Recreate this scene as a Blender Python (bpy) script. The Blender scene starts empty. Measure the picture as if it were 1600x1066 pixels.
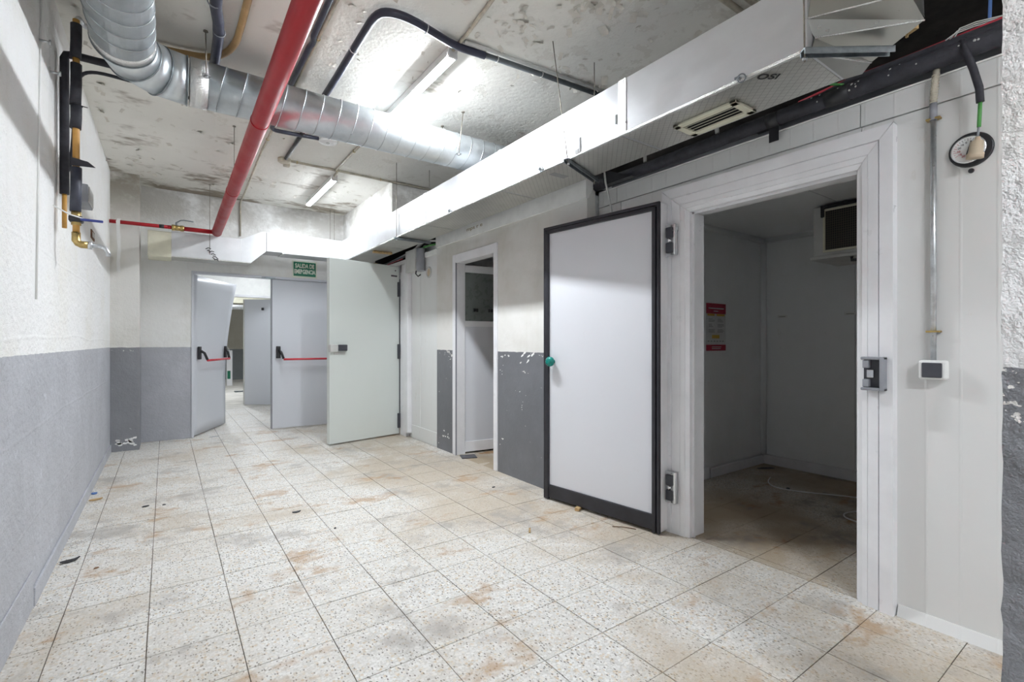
import bpy, bmesh, math, random
from mathutils import Vector, Matrix
random.seed(7)
scene = bpy.context.scene
COL = scene.collection

# ------------------------------------------------------------------ camera, world, exposure
cam_data = bpy.data.cameras.new('camera'); cam = bpy.data.objects.new('camera', cam_data); COL.objects.link(cam)
cam_data.sensor_fit = 'HORIZONTAL'; cam_data.sensor_width = 36.0; cam_data.lens = 36.0 * 759.0 / 1600.0
cam_data.shift_y = 2.0 / 1600.0; cam_data.clip_start = 0.02
cam.location = (0, 0, 1.2); cam.rotation_euler = (math.radians(90), 0, math.radians(-35.48))
scene.camera = cam
world = bpy.data.worlds.new('world'); scene.world = world; world.use_nodes = True
world.node_tree.nodes['Background'].inputs[0].default_value = (0.8, 0.88, 1.0, 1)
world.node_tree.nodes['Background'].inputs[1].default_value = 0.15
scene.view_settings.view_transform = 'Standard'; scene.view_settings.look = 'None'
scene.cycles.max_bounces = 6; scene.cycles.glossy_bounces = 3; scene.cycles.caustics_reflective = False; scene.cycles.caustics_refractive = False
scene.view_settings.gamma = 1.0; scene.view_settings.use_curve_mapping = False
scene.view_settings.exposure = 0.86
LAMP = 250.0            # emission strength of the ceiling battens
LAMP_COL = (0.90, 0.95, 1.0, 1)

# ------------------------------------------------------------------ node helpers
class N:
    def __init__(s, name):
        s.m = bpy.data.materials.new(name); s.m.use_nodes = True
        s.t = s.m.node_tree; s.b = s.t.nodes['Principled BSDF']
    def new(s, typ, **kw):
        n = s.t.nodes.new(typ)
        for k, v in kw.items(): setattr(n, k, v)
        return n
    def put(s, sock, v):
        if isinstance(v, bpy.types.NodeSocket): s.t.links.new(v, sock)
        elif v is not None:
            if isinstance(v, (tuple, list)) and len(v) == 3 and sock.type == 'RGBA': v = (*v, 1)
            if isinstance(v, (int, float)) and sock.type == 'RGBA': v = (v, v, v, 1)
            sock.default_value = v
    def pos(s): return s.new('ShaderNodeNewGeometry').outputs['Position']
    def objc(s): return s.new('ShaderNodeTexCoord').outputs['Object']
    def rnd(s): return s.new('ShaderNodeObjectInfo').outputs['Random']
    def xyz(s, v):
        n = s.new('ShaderNodeSeparateXYZ'); s.put(n.inputs[0], v); return n.outputs
    def mapv(s, v, scale=(1, 1, 1), rot=(0, 0, 0), loc=(0, 0, 0)):
        n = s.new('ShaderNodeMapping'); s.put(n.inputs[0], v); n.inputs['Scale'].default_value = scale
        n.inputs['Rotation'].default_value = rot; n.inputs['Location'].default_value = loc; return n.outputs[0]
    def noise(s, scale, detail=4, rough=0.55, v=None, dist=0.0):
        n = s.new('ShaderNodeTexNoise'); s.put(n.inputs['Vector'], v if v is not None else s.pos())
        n.inputs['Scale'].default_value = scale; n.inputs['Detail'].default_value = detail
        n.inputs['Roughness'].default_value = rough; n.inputs['Distortion'].default_value = dist
        return n.outputs['Fac']
    def vor(s, scale, v=None, feature='F1', rand=1.0):
        n = s.new('ShaderNodeTexVoronoi', feature=feature); s.put(n.inputs['Vector'], v if v is not None else s.pos())
        n.inputs['Scale'].default_value = scale; n.inputs['Randomness'].default_value = rand; return n.outputs
    def wave(s, scale, v=None, direction='X', dist=0.0):
        n = s.new('ShaderNodeTexWave', bands_direction=direction); s.put(n.inputs['Vector'], v if v is not None else s.pos())
        n.inputs['Scale'].default_value = scale; n.inputs['Distortion'].default_value = dist; return n.outputs['Fac']
    def ramp(s, f, stops, interp='LINEAR'):
        n = s.new('ShaderNodeValToRGB'); s.put(n.inputs[0], f); r = n.color_ramp; r.interpolation = interp
        while len(r.elements) < len(stops): r.elements.new(0.5)
        for e, (p, c) in zip(r.elements, stops):
            e.position = p; e.color = (c, c, c, 1) if isinstance(c, (int, float)) else (*c, 1)
        return n.outputs[0]
    def mix(s, f, a, b, mode='MIX'):
        n = s.new('ShaderNodeMix', data_type='RGBA', blend_type=mode)
        s.put(n.inputs[0], f); s.put(n.inputs[6], a); s.put(n.inputs[7], b); return n.outputs[2]
    def math(s, op, a, b=None, clamp=False):
        n = s.new('ShaderNodeMath', operation=op, use_clamp=clamp); s.put(n.inputs[0], a)
        if b is not None: s.put(n.inputs[1], b)
        return n.outputs[0]
    def step(s, v, lo, hi):
        n = s.new('ShaderNodeMapRange', interpolation_type='SMOOTHSTEP'); s.put(n.inputs[0], v)
        n.inputs[1].default_value = lo; n.inputs[2].default_value = hi; return n.outputs[0]
    def bump(s, h, strength=0.3, dist=0.01, normal=None):
        n = s.new('ShaderNodeBump'); s.put(n.inputs['Height'], h); n.inputs['Strength'].default_value = strength
        n.inputs['Distance'].default_value = dist
        if normal is not None: s.put(n.inputs['Normal'], normal)
        return n.outputs[0]
    def out(s, color, rough=0.5, metal=0.0, normal=None, spec=None):
        s.put(s.b.inputs['Base Color'], color); s.put(s.b.inputs['Roughness'], rough); s.put(s.b.inputs['Metallic'], metal)
        if normal is not None: s.put(s.b.inputs['Normal'], normal)
        if spec is not None: s.put(s.b.inputs['Specular IOR Level'], spec)
        return s.m

def plain(name, c, rough=0.5, metal=0.0, var=0.06, scale=8.0, bump=0.0, spec=None):
    n = N(name); f = n.noise(scale, 5, 0.6)
    lo = tuple(max(0, x * (1 - var * 1.6)) for x in c); hi = tuple(min(1, x * (1 + var)) for x in c)
    col = n.ramp(f, [(0.3, lo), (0.7, hi)])
    r = n.ramp(n.noise(scale * 2.3, 3), [(0.3, max(0, rough - 0.08)), (0.7, min(1, rough + 0.08))])
    nm = n.bump(n.noise(scale * 12, 4), bump, 0.004) if bump else None
    return n.out(col, r, metal, nm, spec)

def two_tone(name, white, grey, zline, bump=0.35, grime=0.5, chips=0.5, wear=1.0, boards=False, mold=0.0, pits_k=0.35):
    """painted masonry: white above, grey dado below zline, with chips of paint and stains of their own shape"""
    n = N(name); p = n.pos(); x, y, z = n.xyz(p)
    edge = n.math('ADD', z, n.math('MULTIPLY', n.math('SUBTRACT', n.noise(14, 3), 0.5), 0.012))
    up = n.step(edge, zline - 0.0015, zline + 0.0015)
    w = n.mix(n.step(n.noise(1.4, 4, 0.65), 0.42, 0.75), white, tuple(c * (1 - 0.16 * grime) * k for c, k in zip(white, (1, 0.985, 0.94))))
    streak = n.noise(2.2, 5, 0.6, n.mapv(p, (3.0, 3.0, 0.25)))
    w = n.mix(n.math('MULTIPLY', n.step(streak, 0.55, 0.8), 0.45 * grime), w, tuple(c * 0.72 * k for c, k in zip(white, (1.0, 0.97, 0.9))))
    g = n.mix(n.step(n.noise(2.0, 4, 0.7), 0.35, 0.7), tuple(c * 0.93 for c in grey), tuple(c * 1.07 for c in grey))
    g = n.mix(n.math('MULTIPLY', n.step(n.noise(9, 4, 0.75), 0.62, 0.72), 0.35 * wear), g, tuple(min(1, c * 1.5) for c in grey))
    pit = n.math('MULTIPLY', n.step(n.noise(38, 5, 0.7), 0.66, 0.74), 0.45 * wear)
    g = n.mix(pit, g, tuple(c * 0.55 for c in grey))
    near_edge = n.math('SUBTRACT', 1.0, n.math('MULTIPLY', n.math('ABSOLUTE', n.math('SUBTRACT', z, zline - 0.03)), 9.0), clamp=True)
    chip = n.step(n.math('ADD', n.noise(11, 4, 0.7, n.mapv(p, (1, 1, 1.6))), n.math('MULTIPLY', near_edge, 0.10)), 0.735 - 0.03 * chips, 0.745 - 0.03 * chips)
    low = n.math('MULTIPLY', n.step(n.math('MULTIPLY', z, -1.0), -0.16, -0.02), 0.07)
    chip2 = n.step(n.math('ADD', n.noise(7, 4, 0.7), low), 0.72, 0.73)
    g = n.mix(n.math('MULTIPLY', n.math('MAXIMUM', chip, chip2), min(1, chips * 1.3)), g, (0.78, 0.76, 0.73))
    if mold:
        md = n.math('MULTIPLY', n.step(z, 2.35, 2.95), n.step(n.noise(2.3, 4, 0.7, n.mapv(p, (1, 1, 1.3))), 0.30, 0.58))
        w = n.mix(n.math('MULTIPLY', md, mold), w, (0.27, 0.245, 0.20))
    pits = n.math('MULTIPLY', n.step(n.noise(55, 4, 0.6), 0.66, 0.76), pits_k)
    w = n.mix(pits, w, tuple(c * 0.66 for c in white))
    col = n.mix(up, g, w)
    h = n.math('ADD', n.noise(22, 4, 0.7), n.math('MULTIPLY', n.noise(4, 4), 1.2))
    if boards:
        bd = n.step(n.math('ABSOLUTE', n.math('SUBTRACT', n.math('FRACT', n.math('MULTIPLY', n.math('ADD', z, n.math('MULTIPLY', n.noise(0.7, 2), 0.10)), 2.35)), 0.5)), 0.47, 0.5)
        h = n.math('ADD', h, n.math('MULTIPLY', bd, 0.10))
    return n.out(col, n.mix(up, 0.48, 0.8), 0, n.bump(h, bump, 0.02))

# ------------------------------------------------------------------ materials
M = {}
M['wall_left'] = two_tone('left wall paint', (0.93, 0.93, 0.925), (0.50, 0.51, 0.55), 1.145, 0.75, 0.35, 0.3, 1.5, True, 0.0, 0.6)
M['wall_back'] = two_tone('end wall paint', (0.86, 0.86, 0.85), (0.45, 0.46, 0.50), 1.140, 0.35, 0.8, 0.10, 0.7, False, 0.55)
M['pilaster'] = two_tone('pilaster paint', (0.80, 0.79, 0.76), (0.26, 0.265, 0.285), 1.142, 0.35, 0.9, 0.6, 0.4, False, 0.95)
M['wall_store'] = two_tone('store wall paint', (0.74, 0.73, 0.70), (0.165, 0.17, 0.185), 1.115, 0.15, 0.9, 1.4, 0.5)
M['pillar'] = two_tone('rough pillar paint', (0.80, 0.80, 0.80), (0.20, 0.205, 0.22), 1.141, 1.0, 0.6, 2.4, 1.6)

def ceiling_mat():
    n = N('flaking cream ceiling paint'); p = n.pos(); x, y, z = n.xyz(p)
    base = n.mix(n.step(n.noise(0.9, 5, 0.6), 0.35, 0.7), (0.90, 0.885, 0.83), (0.82, 0.805, 0.75))
    far = n.step(y, 5.2, 7.0)
    mold = n.noise(1.7, 4, 0.68, n.mapv(p, (1.0, 1.6, 1.0)))
    mm = n.step(n.math('ADD', mold, n.math('MULTIPLY', far, 0.15)), 0.60, 0.76)
    base = n.mix(n.math('MULTIPLY', mm, 0.85), base, (0.24, 0.19, 0.13))
    fine = n.step(n.noise(7.0, 4, 0.72, n.mapv(p, (1.0, 0.6, 1.0))), 0.60, 0.70)
    base = n.mix(n.math('MULTIPLY', fine, 0.16), base, (0.42, 0.36, 0.27))
    right = n.step(x, 0.9, 2.4)
    pe = n.noise(5.5, 4, 0.7)
    peel = n.step(n.math('ADD', pe, n.math('MULTIPLY', right, 0.07)), 0.64, 0.655)
    base = n.mix(n.math('MULTIPLY', peel, 0.22), base, (0.56, 0.51, 0.43))
    h = n.math('ADD', n.math('MULTIPLY', peel, -0.6), n.math('ADD', n.noise(30, 5), n.math('MULTIPLY', n.noise(3, 3), 1.5)))
    return n.out(base, 0.75, 0, n.bump(h, 0.22, 0.015))
M['ceiling'] = ceiling_mat()

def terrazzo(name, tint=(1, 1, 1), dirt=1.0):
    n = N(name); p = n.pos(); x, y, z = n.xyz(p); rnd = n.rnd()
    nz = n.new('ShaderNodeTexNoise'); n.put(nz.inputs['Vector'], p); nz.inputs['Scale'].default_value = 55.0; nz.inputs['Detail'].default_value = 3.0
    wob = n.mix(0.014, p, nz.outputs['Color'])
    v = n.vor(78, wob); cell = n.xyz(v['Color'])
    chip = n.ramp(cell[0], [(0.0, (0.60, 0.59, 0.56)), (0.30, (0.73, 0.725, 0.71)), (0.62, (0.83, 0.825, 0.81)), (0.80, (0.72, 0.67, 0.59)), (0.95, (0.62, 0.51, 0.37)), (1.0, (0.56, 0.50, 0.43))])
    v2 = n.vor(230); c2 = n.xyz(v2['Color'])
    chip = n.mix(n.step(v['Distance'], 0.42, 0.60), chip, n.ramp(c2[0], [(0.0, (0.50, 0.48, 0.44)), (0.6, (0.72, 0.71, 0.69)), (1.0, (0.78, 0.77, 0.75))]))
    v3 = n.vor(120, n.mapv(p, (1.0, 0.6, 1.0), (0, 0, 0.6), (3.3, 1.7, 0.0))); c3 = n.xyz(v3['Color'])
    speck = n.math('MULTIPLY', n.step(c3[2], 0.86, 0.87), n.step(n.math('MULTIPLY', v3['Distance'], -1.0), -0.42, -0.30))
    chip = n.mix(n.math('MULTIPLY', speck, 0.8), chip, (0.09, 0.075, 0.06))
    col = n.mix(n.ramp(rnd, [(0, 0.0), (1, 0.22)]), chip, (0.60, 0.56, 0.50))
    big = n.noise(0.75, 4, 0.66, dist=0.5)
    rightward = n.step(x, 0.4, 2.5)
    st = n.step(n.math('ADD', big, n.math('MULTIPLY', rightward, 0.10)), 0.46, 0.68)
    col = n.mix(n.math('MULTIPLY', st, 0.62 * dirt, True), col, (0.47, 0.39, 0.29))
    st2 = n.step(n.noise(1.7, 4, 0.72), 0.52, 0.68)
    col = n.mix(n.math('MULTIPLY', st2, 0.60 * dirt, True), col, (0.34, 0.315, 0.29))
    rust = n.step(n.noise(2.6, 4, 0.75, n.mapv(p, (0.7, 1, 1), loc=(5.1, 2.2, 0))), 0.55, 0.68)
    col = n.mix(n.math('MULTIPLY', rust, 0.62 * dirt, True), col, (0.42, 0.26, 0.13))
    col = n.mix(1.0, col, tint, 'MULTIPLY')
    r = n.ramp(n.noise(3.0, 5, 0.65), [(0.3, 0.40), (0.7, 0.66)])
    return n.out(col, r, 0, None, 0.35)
M['tile'] = terrazzo('terrazzo tile', (0.98, 0.975, 0.96), 1.12)
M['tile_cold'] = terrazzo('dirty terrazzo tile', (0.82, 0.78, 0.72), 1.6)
M['tile_corridor'] = terrazzo('pale terrazzo tile', (1.02, 1.02, 1.03), 0.35)
M['grout'] = plain('grout', (0.17, 0.14, 0.11), 0.9, var=0.3, scale=20)
M['slab'] = plain('concrete slab', (0.62, 0.60, 0.56), 0.8, var=0.15, scale=3)
M['dark_ceiling'] = plain('dark brown ceiling', (0.045, 0.038, 0.032), 0.9, var=0.6, scale=3, bump=0.4)  # dark brown, uneven tone for the surfaces over and behind the cold rooms
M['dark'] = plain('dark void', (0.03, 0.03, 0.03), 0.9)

def panel_mat(name, c, rib=0.0, axis='Y', grime=0.35, rough=0.42):
    n = N(name); p = n.pos(); x, y, z = n.xyz(p)
    g = n.step(n.noise(1.8, 4, 0.65, n.mapv(p, (1, 1, 0.45))), 0.45, 0.78)
    col = n.mix(n.math('MULTIPLY', g, grime), c, tuple(k * s for k, s in zip(c, (0.84, 0.82, 0.76))))
    sc = n.step(n.noise(6.5, 4, 0.7, n.mapv(p, (1, 1.5, 0.7), loc=(2, 8, 1))), 0.66, 0.70)
    col = n.mix(n.math('MULTIPLY', sc, grime * 0.5), col, (0.52, 0.48, 0.40))
    nm = None
    if rib:
        s = y if axis == 'Y' else x
        f = n.math('ABSOLUTE', n.math('SUBTRACT', n.math('FRACT', n.math('MULTIPLY', s, 1 / rib)), 0.5))
        nm = n.bump(n.step(f, 0.44, 0.49), 0.25, 0.004)
    return n.out(col, rough, 0, nm)
M['panel'] = panel_mat('white insulated panel', (0.74, 0.74, 0.73), 0.11)
M['panel_far'] = panel_mat('grey white insulated panel', (0.74, 0.75, 0.74), 0.0)
M['panel_in'] = panel_mat('cold room inner panel', (0.89, 0.91, 0.92), 0.09, 'X', 0.25)
M['cover_strip'] = plain('white capping strip', (0.92, 0.92, 0.90), 0.45, var=0.04)
M['pvc'] = plain('white plastic frame', (0.82, 0.82, 0.84), 0.35, var=0.04, scale=5)
M['leaf_white'] = panel_mat('pale cold door skin', (0.71, 0.72, 0.76), 0, 'Y', 0.10, 0.35)
M['leaf_green'] = panel_mat('pale green grey door skin', (0.71, 0.75, 0.72), 0, 'X', 0.12, 0.4)
M['leaf_grey'] = panel_mat('grey steel door skin', (0.68, 0.70, 0.75), 0, 'X', 0.12, 0.4)
M['gasket'] = plain('black rubber gasket', (0.025, 0.025, 0.032), 0.42, var=0.2)
M['black'] = plain('black plastic', (0.022, 0.022, 0.026), 0.42, var=0.2)
M['charcoal'] = plain('charcoal plastic', (0.06, 0.062, 0.075), 0.4, var=0.15)
M['foam'] = plain('black foam insulation', (0.032, 0.032, 0.042), 0.62, var=0.25, scale=20, bump=0.2)
M['foam_blue'] = plain('dark blue foam insulation', (0.055, 0.06, 0.085), 0.5, var=0.2, scale=18, bump=0.15)
M['slate'] = plain('slate grey pipe', (0.11, 0.125, 0.135), 0.45, var=0.2)
M['navy'] = plain('navy insulated pipe', (0.035, 0.038, 0.065), 0.4, var=0.2)
M['red'] = plain('red fire pipe paint', (0.40, 0.012, 0.02), 0.44, var=0.02, scale=2, spec=0.35)
M['red_bar'] = plain('red push bar', (0.62, 0.05, 0.07), 0.35)
M['orange'] = plain('orange pipe paint', (0.62, 0.33, 0.08), 0.45, var=0.15)
M['tan'] = plain('tan pipe paint', (0.55, 0.36, 0.16), 0.5, var=0.15)
M['brass'] = plain('brass', (0.55, 0.40, 0.16), 0.35, 0.9, var=0.2, scale=30)
M['steel'] = plain('zinc steel', (0.62, 0.64, 0.66), 0.35, 0.85, var=0.15, scale=25)
M['darksteel'] = plain('dark galvanised bracket', (0.26, 0.29, 0.31), 0.4, 0.7, var=0.2, scale=20)
M['rod'] = plain('weathered threaded rod', (0.28, 0.25, 0.21), 0.55, 0.6, var=0.2, scale=30)
M['chrome'] = plain('chrome hinge', (0.72, 0.73, 0.75), 0.22, 1.0)
M['greyplastic'] = plain('grey plastic', (0.30, 0.31, 0.34), 0.45)
M['lightplastic'] = plain('light grey plastic', (0.60, 0.60, 0.58), 0.5)
M['white'] = plain('white plastic', (0.82, 0.82, 0.81), 0.45, var=0.03)
M['cream'] = plain('yellowed cream panel', (0.72, 0.70, 0.56), 0.55, var=0.07)
M['dirtycond'] = plain('cream conduit', (0.58, 0.53, 0.43), 0.55, var=0.2, scale=15)
M['bluehandle'] = plain('blue lever sleeve', (0.05, 0.07, 0.30), 0.45)
M['greenknob'] = plain('teal green knob', (0.0, 0.20, 0.165), 0.28)
M['signgreen'] = plain('sign green', (0.0, 0.17, 0.085), 0.4, var=0.05)
M['signwhite'] = plain('sign cream white', (0.80, 0.83, 0.72), 0.5, var=0.04)
M['wire_red'] = plain('red cable', (0.45, 0.03, 0.05), 0.5)
M['wire_green'] = plain('green cable', (0.10, 0.36, 0.09), 0.45)
M['wire_blue'] = plain('blue cable', (0.08, 0.18, 0.45), 0.45)
M['beige'] = plain('beige plug', (0.58, 0.48, 0.35), 0.55)
M['wood'] = plain('raw wood', (0.50, 0.34, 0.16), 0.7, var=0.25, scale=40)
M['rust'] = plain('rusty bit', (0.20, 0.10, 0.05), 0.8, var=0.3, scale=40)
M['poster_red'] = plain('poster red', (0.42, 0.02, 0.06), 0.5)
M['poster_paper'] = plain('poster paper', (0.66, 0.66, 0.66), 0.6)
M['poster_yellow'] = plain('poster yellow', (0.62, 0.40, 0.06), 0.5)
M['ink'] = plain('ink', (0.02, 0.02, 0.02), 0.6)
M['greyink'] = plain('grey ink', (0.30, 0.30, 0.30), 0.6)
M['redink'] = plain('red ink', (0.5, 0.02, 0.02), 0.6)
M['brownink'] = plain('brown scrawl', (0.30, 0.22, 0.10), 0.6)
M['glass_dark'] = plain('dark panel', (0.17, 0.19, 0.18), 0.3)

def galv():
    n = N('galvanised spiral duct'); p = n.pos()
    f = n.noise(7, 5, 0.6); v = n.xyz(n.vor(45)['Color'])
    col = n.mix(n.ramp(f, [(0.3, 0.0), (0.7, 1.0)]), (0.56, 0.61, 0.64), (0.68, 0.72, 0.74))
    col = n.mix(0.10, col, n.ramp(v[0], [(0, 0.45), (1, 0.85)]))
    return n.out(col, n.ramp(n.noise(12, 4), [(0.3, 0.30), (0.7, 0.44)]), 0.82)
M['galv'] = galv()
M['galv_seam'] = plain('galvanised seam', (0.50, 0.53, 0.55), 0.35, 0.85, var=0.1)
def foil(name, diamonds, c=(0.80, 0.81, 0.81), metal=0.78, rough=0.34):
    n = N(name); p = n.pos(); x, y, z = n.xyz(p)
    wr = n.noise(5, 4, 0.6, n.mapv(p, (1, 0.5, 1)))
    col = n.mix(n.step(wr, 0.35, 0.75), tuple(k * 0.9 for k in c), c)
    h = n.math('MULTIPLY', wr, 0.7)
    if diamonds:
        a = n.math('FRACT', n.math('MULTIPLY', n.math('ADD', x, y), 26.0)); b = n.math('FRACT', n.math('MULTIPLY', n.math('SUBTRACT', x, y), 26.0))
        g = n.math('MAXIMUM', n.step(a, 0.90, 0.95), n.step(b, 0.90, 0.95))
        h = n.math('ADD', h, n.math('MULTIPLY', g, -0.6)); col = n.mix(n.math('MULTIPLY', g, 0.6), col, tuple(k * 0.35 for k in c))
    return n.out(col, n.ramp(n.noise(9, 4), [(0.3, rough - 0.06), (0.7, rough + 0.1)]), metal, n.bump(h, 0.18, 0.01))
M['foil'] = foil('aluminium faced duct board', False, (0.66, 0.67, 0.685), 0.6, 0.40)
M['foil_net'] = foil('netted foil duct board', True, (0.66, 0.66, 0.62), 0.8, 0.34)
def tape():
    n = N('crinkled aluminium tape'); h = n.noise(60, 4, 0.75)
    return n.out((0.82, 0.82, 0.81), 0.25, 0.85, n.bump(h, 0.8, 0.01))
M['tape'] = tape()
M['foil_bend'] = foil('dull foil bend', False, (0.44, 0.44, 0.41), 0.85, 0.32)
def emit(name, c, s):
    n = N(name); n.b.inputs['Base Color'].default_value = c; n.b.inputs['Emission Color'].default_value = c
    n.b.inputs['Emission Strength'].default_value = s; return n.m
M['lamp'] = emit('lit lamp diffuser', LAMP_COL, LAMP)
M['fill_lamp'] = emit('added rear fill lamp diffuser', LAMP_COL, 215.0)
M['lamp4'] = emit('lit end lamp diffuser', LAMP_COL, 92.0)
M['lamp5'] = emit('added far room lamp diffuser', LAMP_COL, 260.0)
M['lamp2'] = emit('added corridor lamp diffuser', LAMP_COL, 48.0)
def coil():
    n = N('evaporator fins'); p = n.pos(); x, y, z = n.xyz(p)
    a = n.math('FRACT', n.math('MULTIPLY', y, 70.0)); b = n.math('FRACT', n.math('MULTIPLY', z, 60.0))
    g = n.math('MAXIMUM', n.step(a, 0.6, 0.8), n.step(b, 0.7, 0.9))
    return n.out(n.mix(g, (0.012, 0.012, 0.012), (0.10, 0.085, 0.065)), 0.6, 0.2)
M['coil'] = coil()

# ------------------------------------------------------------------ mesh helpers
class B:
    def __init__(s): s.bm = bmesh.new()
    def face(s, pts):
        s.bm.faces.new([s.bm.verts.new(p) for p in pts]); return s
    def box(s, x0, x1, y0, y1, z0, z1, bev=0.0, rot=None, piv=None):
        t = bmesh.new()
        v = [t.verts.new((x, y, z)) for z in (z0, z1) for y in (y0, y1) for x in (x0, x1)]
        for f in ((0, 2, 3, 1), (4, 5, 7, 6), (0, 1, 5, 4), (2, 6, 7, 3), (0, 4, 6, 2), (1, 3, 7, 5)): t.faces.new([v[i] for i in f])
        if bev: bmesh.ops.bevel(t, geom=list(t.edges), offset=bev, segments=2, affect='EDGES', profile=0.5)
        if rot is not None:
            c = Vector(piv) if piv else Vector(((x0 + x1) / 2, (y0 + y1) / 2, (z0 + z1) / 2))
            bmesh.ops.transform(t, matrix=Matrix.Translation(c) @ rot.to_4x4() @ Matrix.Translation(-c), verts=t.verts)
        s.merge(t); return s
    def merge(s, t):
        t.verts.index_update(); mp = [s.bm.verts.new(v.co) for v in t.verts]
        for f in t.faces:
            nf = s.bm.faces.new([mp[v.index] for v in f.verts]); nf.smooth = f.smooth
        t.free()
    def hexa(s, p):          # eight points: bottom four then top four, ring order
        v = [s.bm.verts.new(q) for q in p]
        for f in ((3, 2, 1, 0), (4, 5, 6, 7), (0, 1, 5, 4), (1, 2, 6, 5), (2, 3, 7, 6), (3, 0, 4, 7)): s.bm.faces.new([v[i] for i in f])
        return s
    def rings(s, rings, cap=True, smooth=True, closed=False):
        vs = [[s.bm.verts.new(p) for p in r] for r in rings]; n = len(vs[0])
        prs = list(zip(vs[:-1], vs[1:])) + ([(vs[-1], vs[0])] if closed else [])
        for a, b in prs:
            for i in range(n):
                f = s.bm.faces.new((a[i], a[(i + 1) % n], b[(i + 1) % n], b[i])); f.smooth = smooth
        if cap and not closed:
            s.bm.faces.new(list(reversed(vs[0]))); s.bm.faces.new(vs[-1])
        return s
    def tube(s, path, r, seg=10, cap=True, r2=None):
        P = [Vector(p) for p in path]; rg = []; prev = None
        for i, p in enumerate(P):
            d = (P[min(i + 1, len(P) - 1)] - P[max(i - 1, 0)]).normalized()
            if prev is None:
                u = d.orthogonal().normalized()
            else:
                u = (prev - d * prev.dot(d)).normalized()
            prev = u; w = d.cross(u)
            rr = r if r2 is None else r + (r2 - r) * i / (len(P) - 1)
            if callable(r): rr = r(i)
            rg.append([p + (u * math.cos(a) + w * math.sin(a)) * rr for a in (2 * math.pi * k / seg for k in range(seg))])
        return s.rings(rg, cap)
    def lathe(s, c, axis, prof, seg=20, cap=True):   # prof: (radius, height along axis)
        ax = Vector(axis).normalized(); u = ax.orthogonal().normalized(); w = ax.cross(u); c = Vector(c)
        return s.rings([[c + ax * h + (u * math.cos(a) + w * math.sin(a)) * r for a in (2 * math.pi * k / seg for k in range(seg))] for r, h in prof], cap)
    def torus(s, c, axis, R, r, seg=32, sub=6, tilt=0.0, tiltaxis=None):
        ax = Vector(axis).normalized(); u = ax.orthogonal().normalized(); w = ax.cross(u); c = Vector(c); rg = []
        for k in range(seg):
            a = 2 * math.pi * k / seg; d = u * math.cos(a) + w * math.sin(a)
            off = Vector((0, 0, 0)) if not tilt else ax * tilt * d.dot(Vector(tiltaxis))
            rg.append([c + off + d * (R + r * math.cos(b)) + ax * r * math.sin(b) for b in (2 * math.pi * j / sub for j in range(sub))])
        return s.rings(rg, False, True, True)
    def obj(s, name, mat, parent=None, local=False, **tags):
        me = bpy.data.meshes.new(name); bmesh.ops.recalc_face_normals(s.bm, faces=s.bm.faces)
        if parent is None:
            v = [q.co for q in s.bm.verts]
            o0 = Vector(((min(q.x for q in v) + max(q.x for q in v)) / 2, (min(q.y for q in v) + max(q.y for q in v)) / 2, min(q.z for q in v)))
        else:
            o0 = Vector((0, 0, 0)) if local else Vector(ROOT[parent.name])
        bmesh.ops.translate(s.bm, verts=s.bm.verts, vec=-o0)
        s.bm.to_mesh(me); s.bm.free(); me.materials.append(M[mat] if isinstance(mat, str) else mat)
        o = bpy.data.objects.new(name, me); COL.objects.link(o)
        if parent is None: o.location = o0
        else: o.parent = parent
        ROOT[o.name] = o0 if parent is None else ROOT[parent.name]
        for k, val in tags.items(): o[k] = val
        return o
ROOT = {}
def thing(name, loc, label, cat, group=None, rz=0.0, kind=None):
    o = bpy.data.objects.new(name, None); COL.objects.link(o); o.location = loc; o.rotation_euler[2] = rz
    o.empty_display_size = 0.05
    o['label'] = label
    if cat: o['category'] = cat
    if group: o['group'] = group
    if kind: o['kind'] = kind
    ROOT[o.name] = Vector(loc); return o
def S(b, name, mat, label=None, parent=None):
    o = b.obj(name, mat, parent)
    if parent is None: o['kind'] = 'structure'
    if label: o['label'] = label
    return o
def copy_part(src, parent, loc):
    c = src.copy(); COL.objects.link(c); c.parent = parent; c.location = loc; return c
def text_mesh(txt, size, depth=0.0005, bold=0.0):
    cu = bpy.data.curves.new('text', 'FONT'); cu.body = txt; cu.size = size; cu.extrude = depth; cu.offset = bold
    cu.align_x = 'CENTER'; cu.align_y = 'CENTER'
    o = bpy.data.objects.new('text', cu); COL.objects.link(o)
    me = bpy.data.meshes.new_from_object(o.evaluated_get(bpy.context.evaluated_depsgraph_get()))
    bpy.data.objects.remove(o); return me
def put_text(name, txt, size, mat, parent, origin, xdir, ydir, width=None, bold=0.0):
    """flat lettering: xdir reads to the right, ydir is up; placed at world point origin under an unrotated parent"""
    me = text_mesh(txt, size, 0.0004, bold); x = Vector(xdir).normalized(); y = Vector(ydir).normalized(); z = x.cross(y)
    sx = 1.0
    if width:
        w = max(v.co.x for v in me.vertices) - min(v.co.x for v in me.vertices); sx = width / w
    o0 = Vector(origin) - ROOT[parent.name]
    for v in me.vertices: v.co = o0 + x * v.co.x * sx + y * v.co.y + z * v.co.z
    me.materials.clear(); me.materials.append(M[mat]); me.name = name
    o = bpy.data.objects.new(name, me); COL.objects.link(o); o.parent = parent; ROOT[o.name] = ROOT[parent.name]; return o

ZC = 3.07      # ceiling height
XL = -0.494    # left wall face
XS = 2.515     # store wall face
XR = 2.635     # cold room wall face
YB = 7.30      # end wall face

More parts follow.
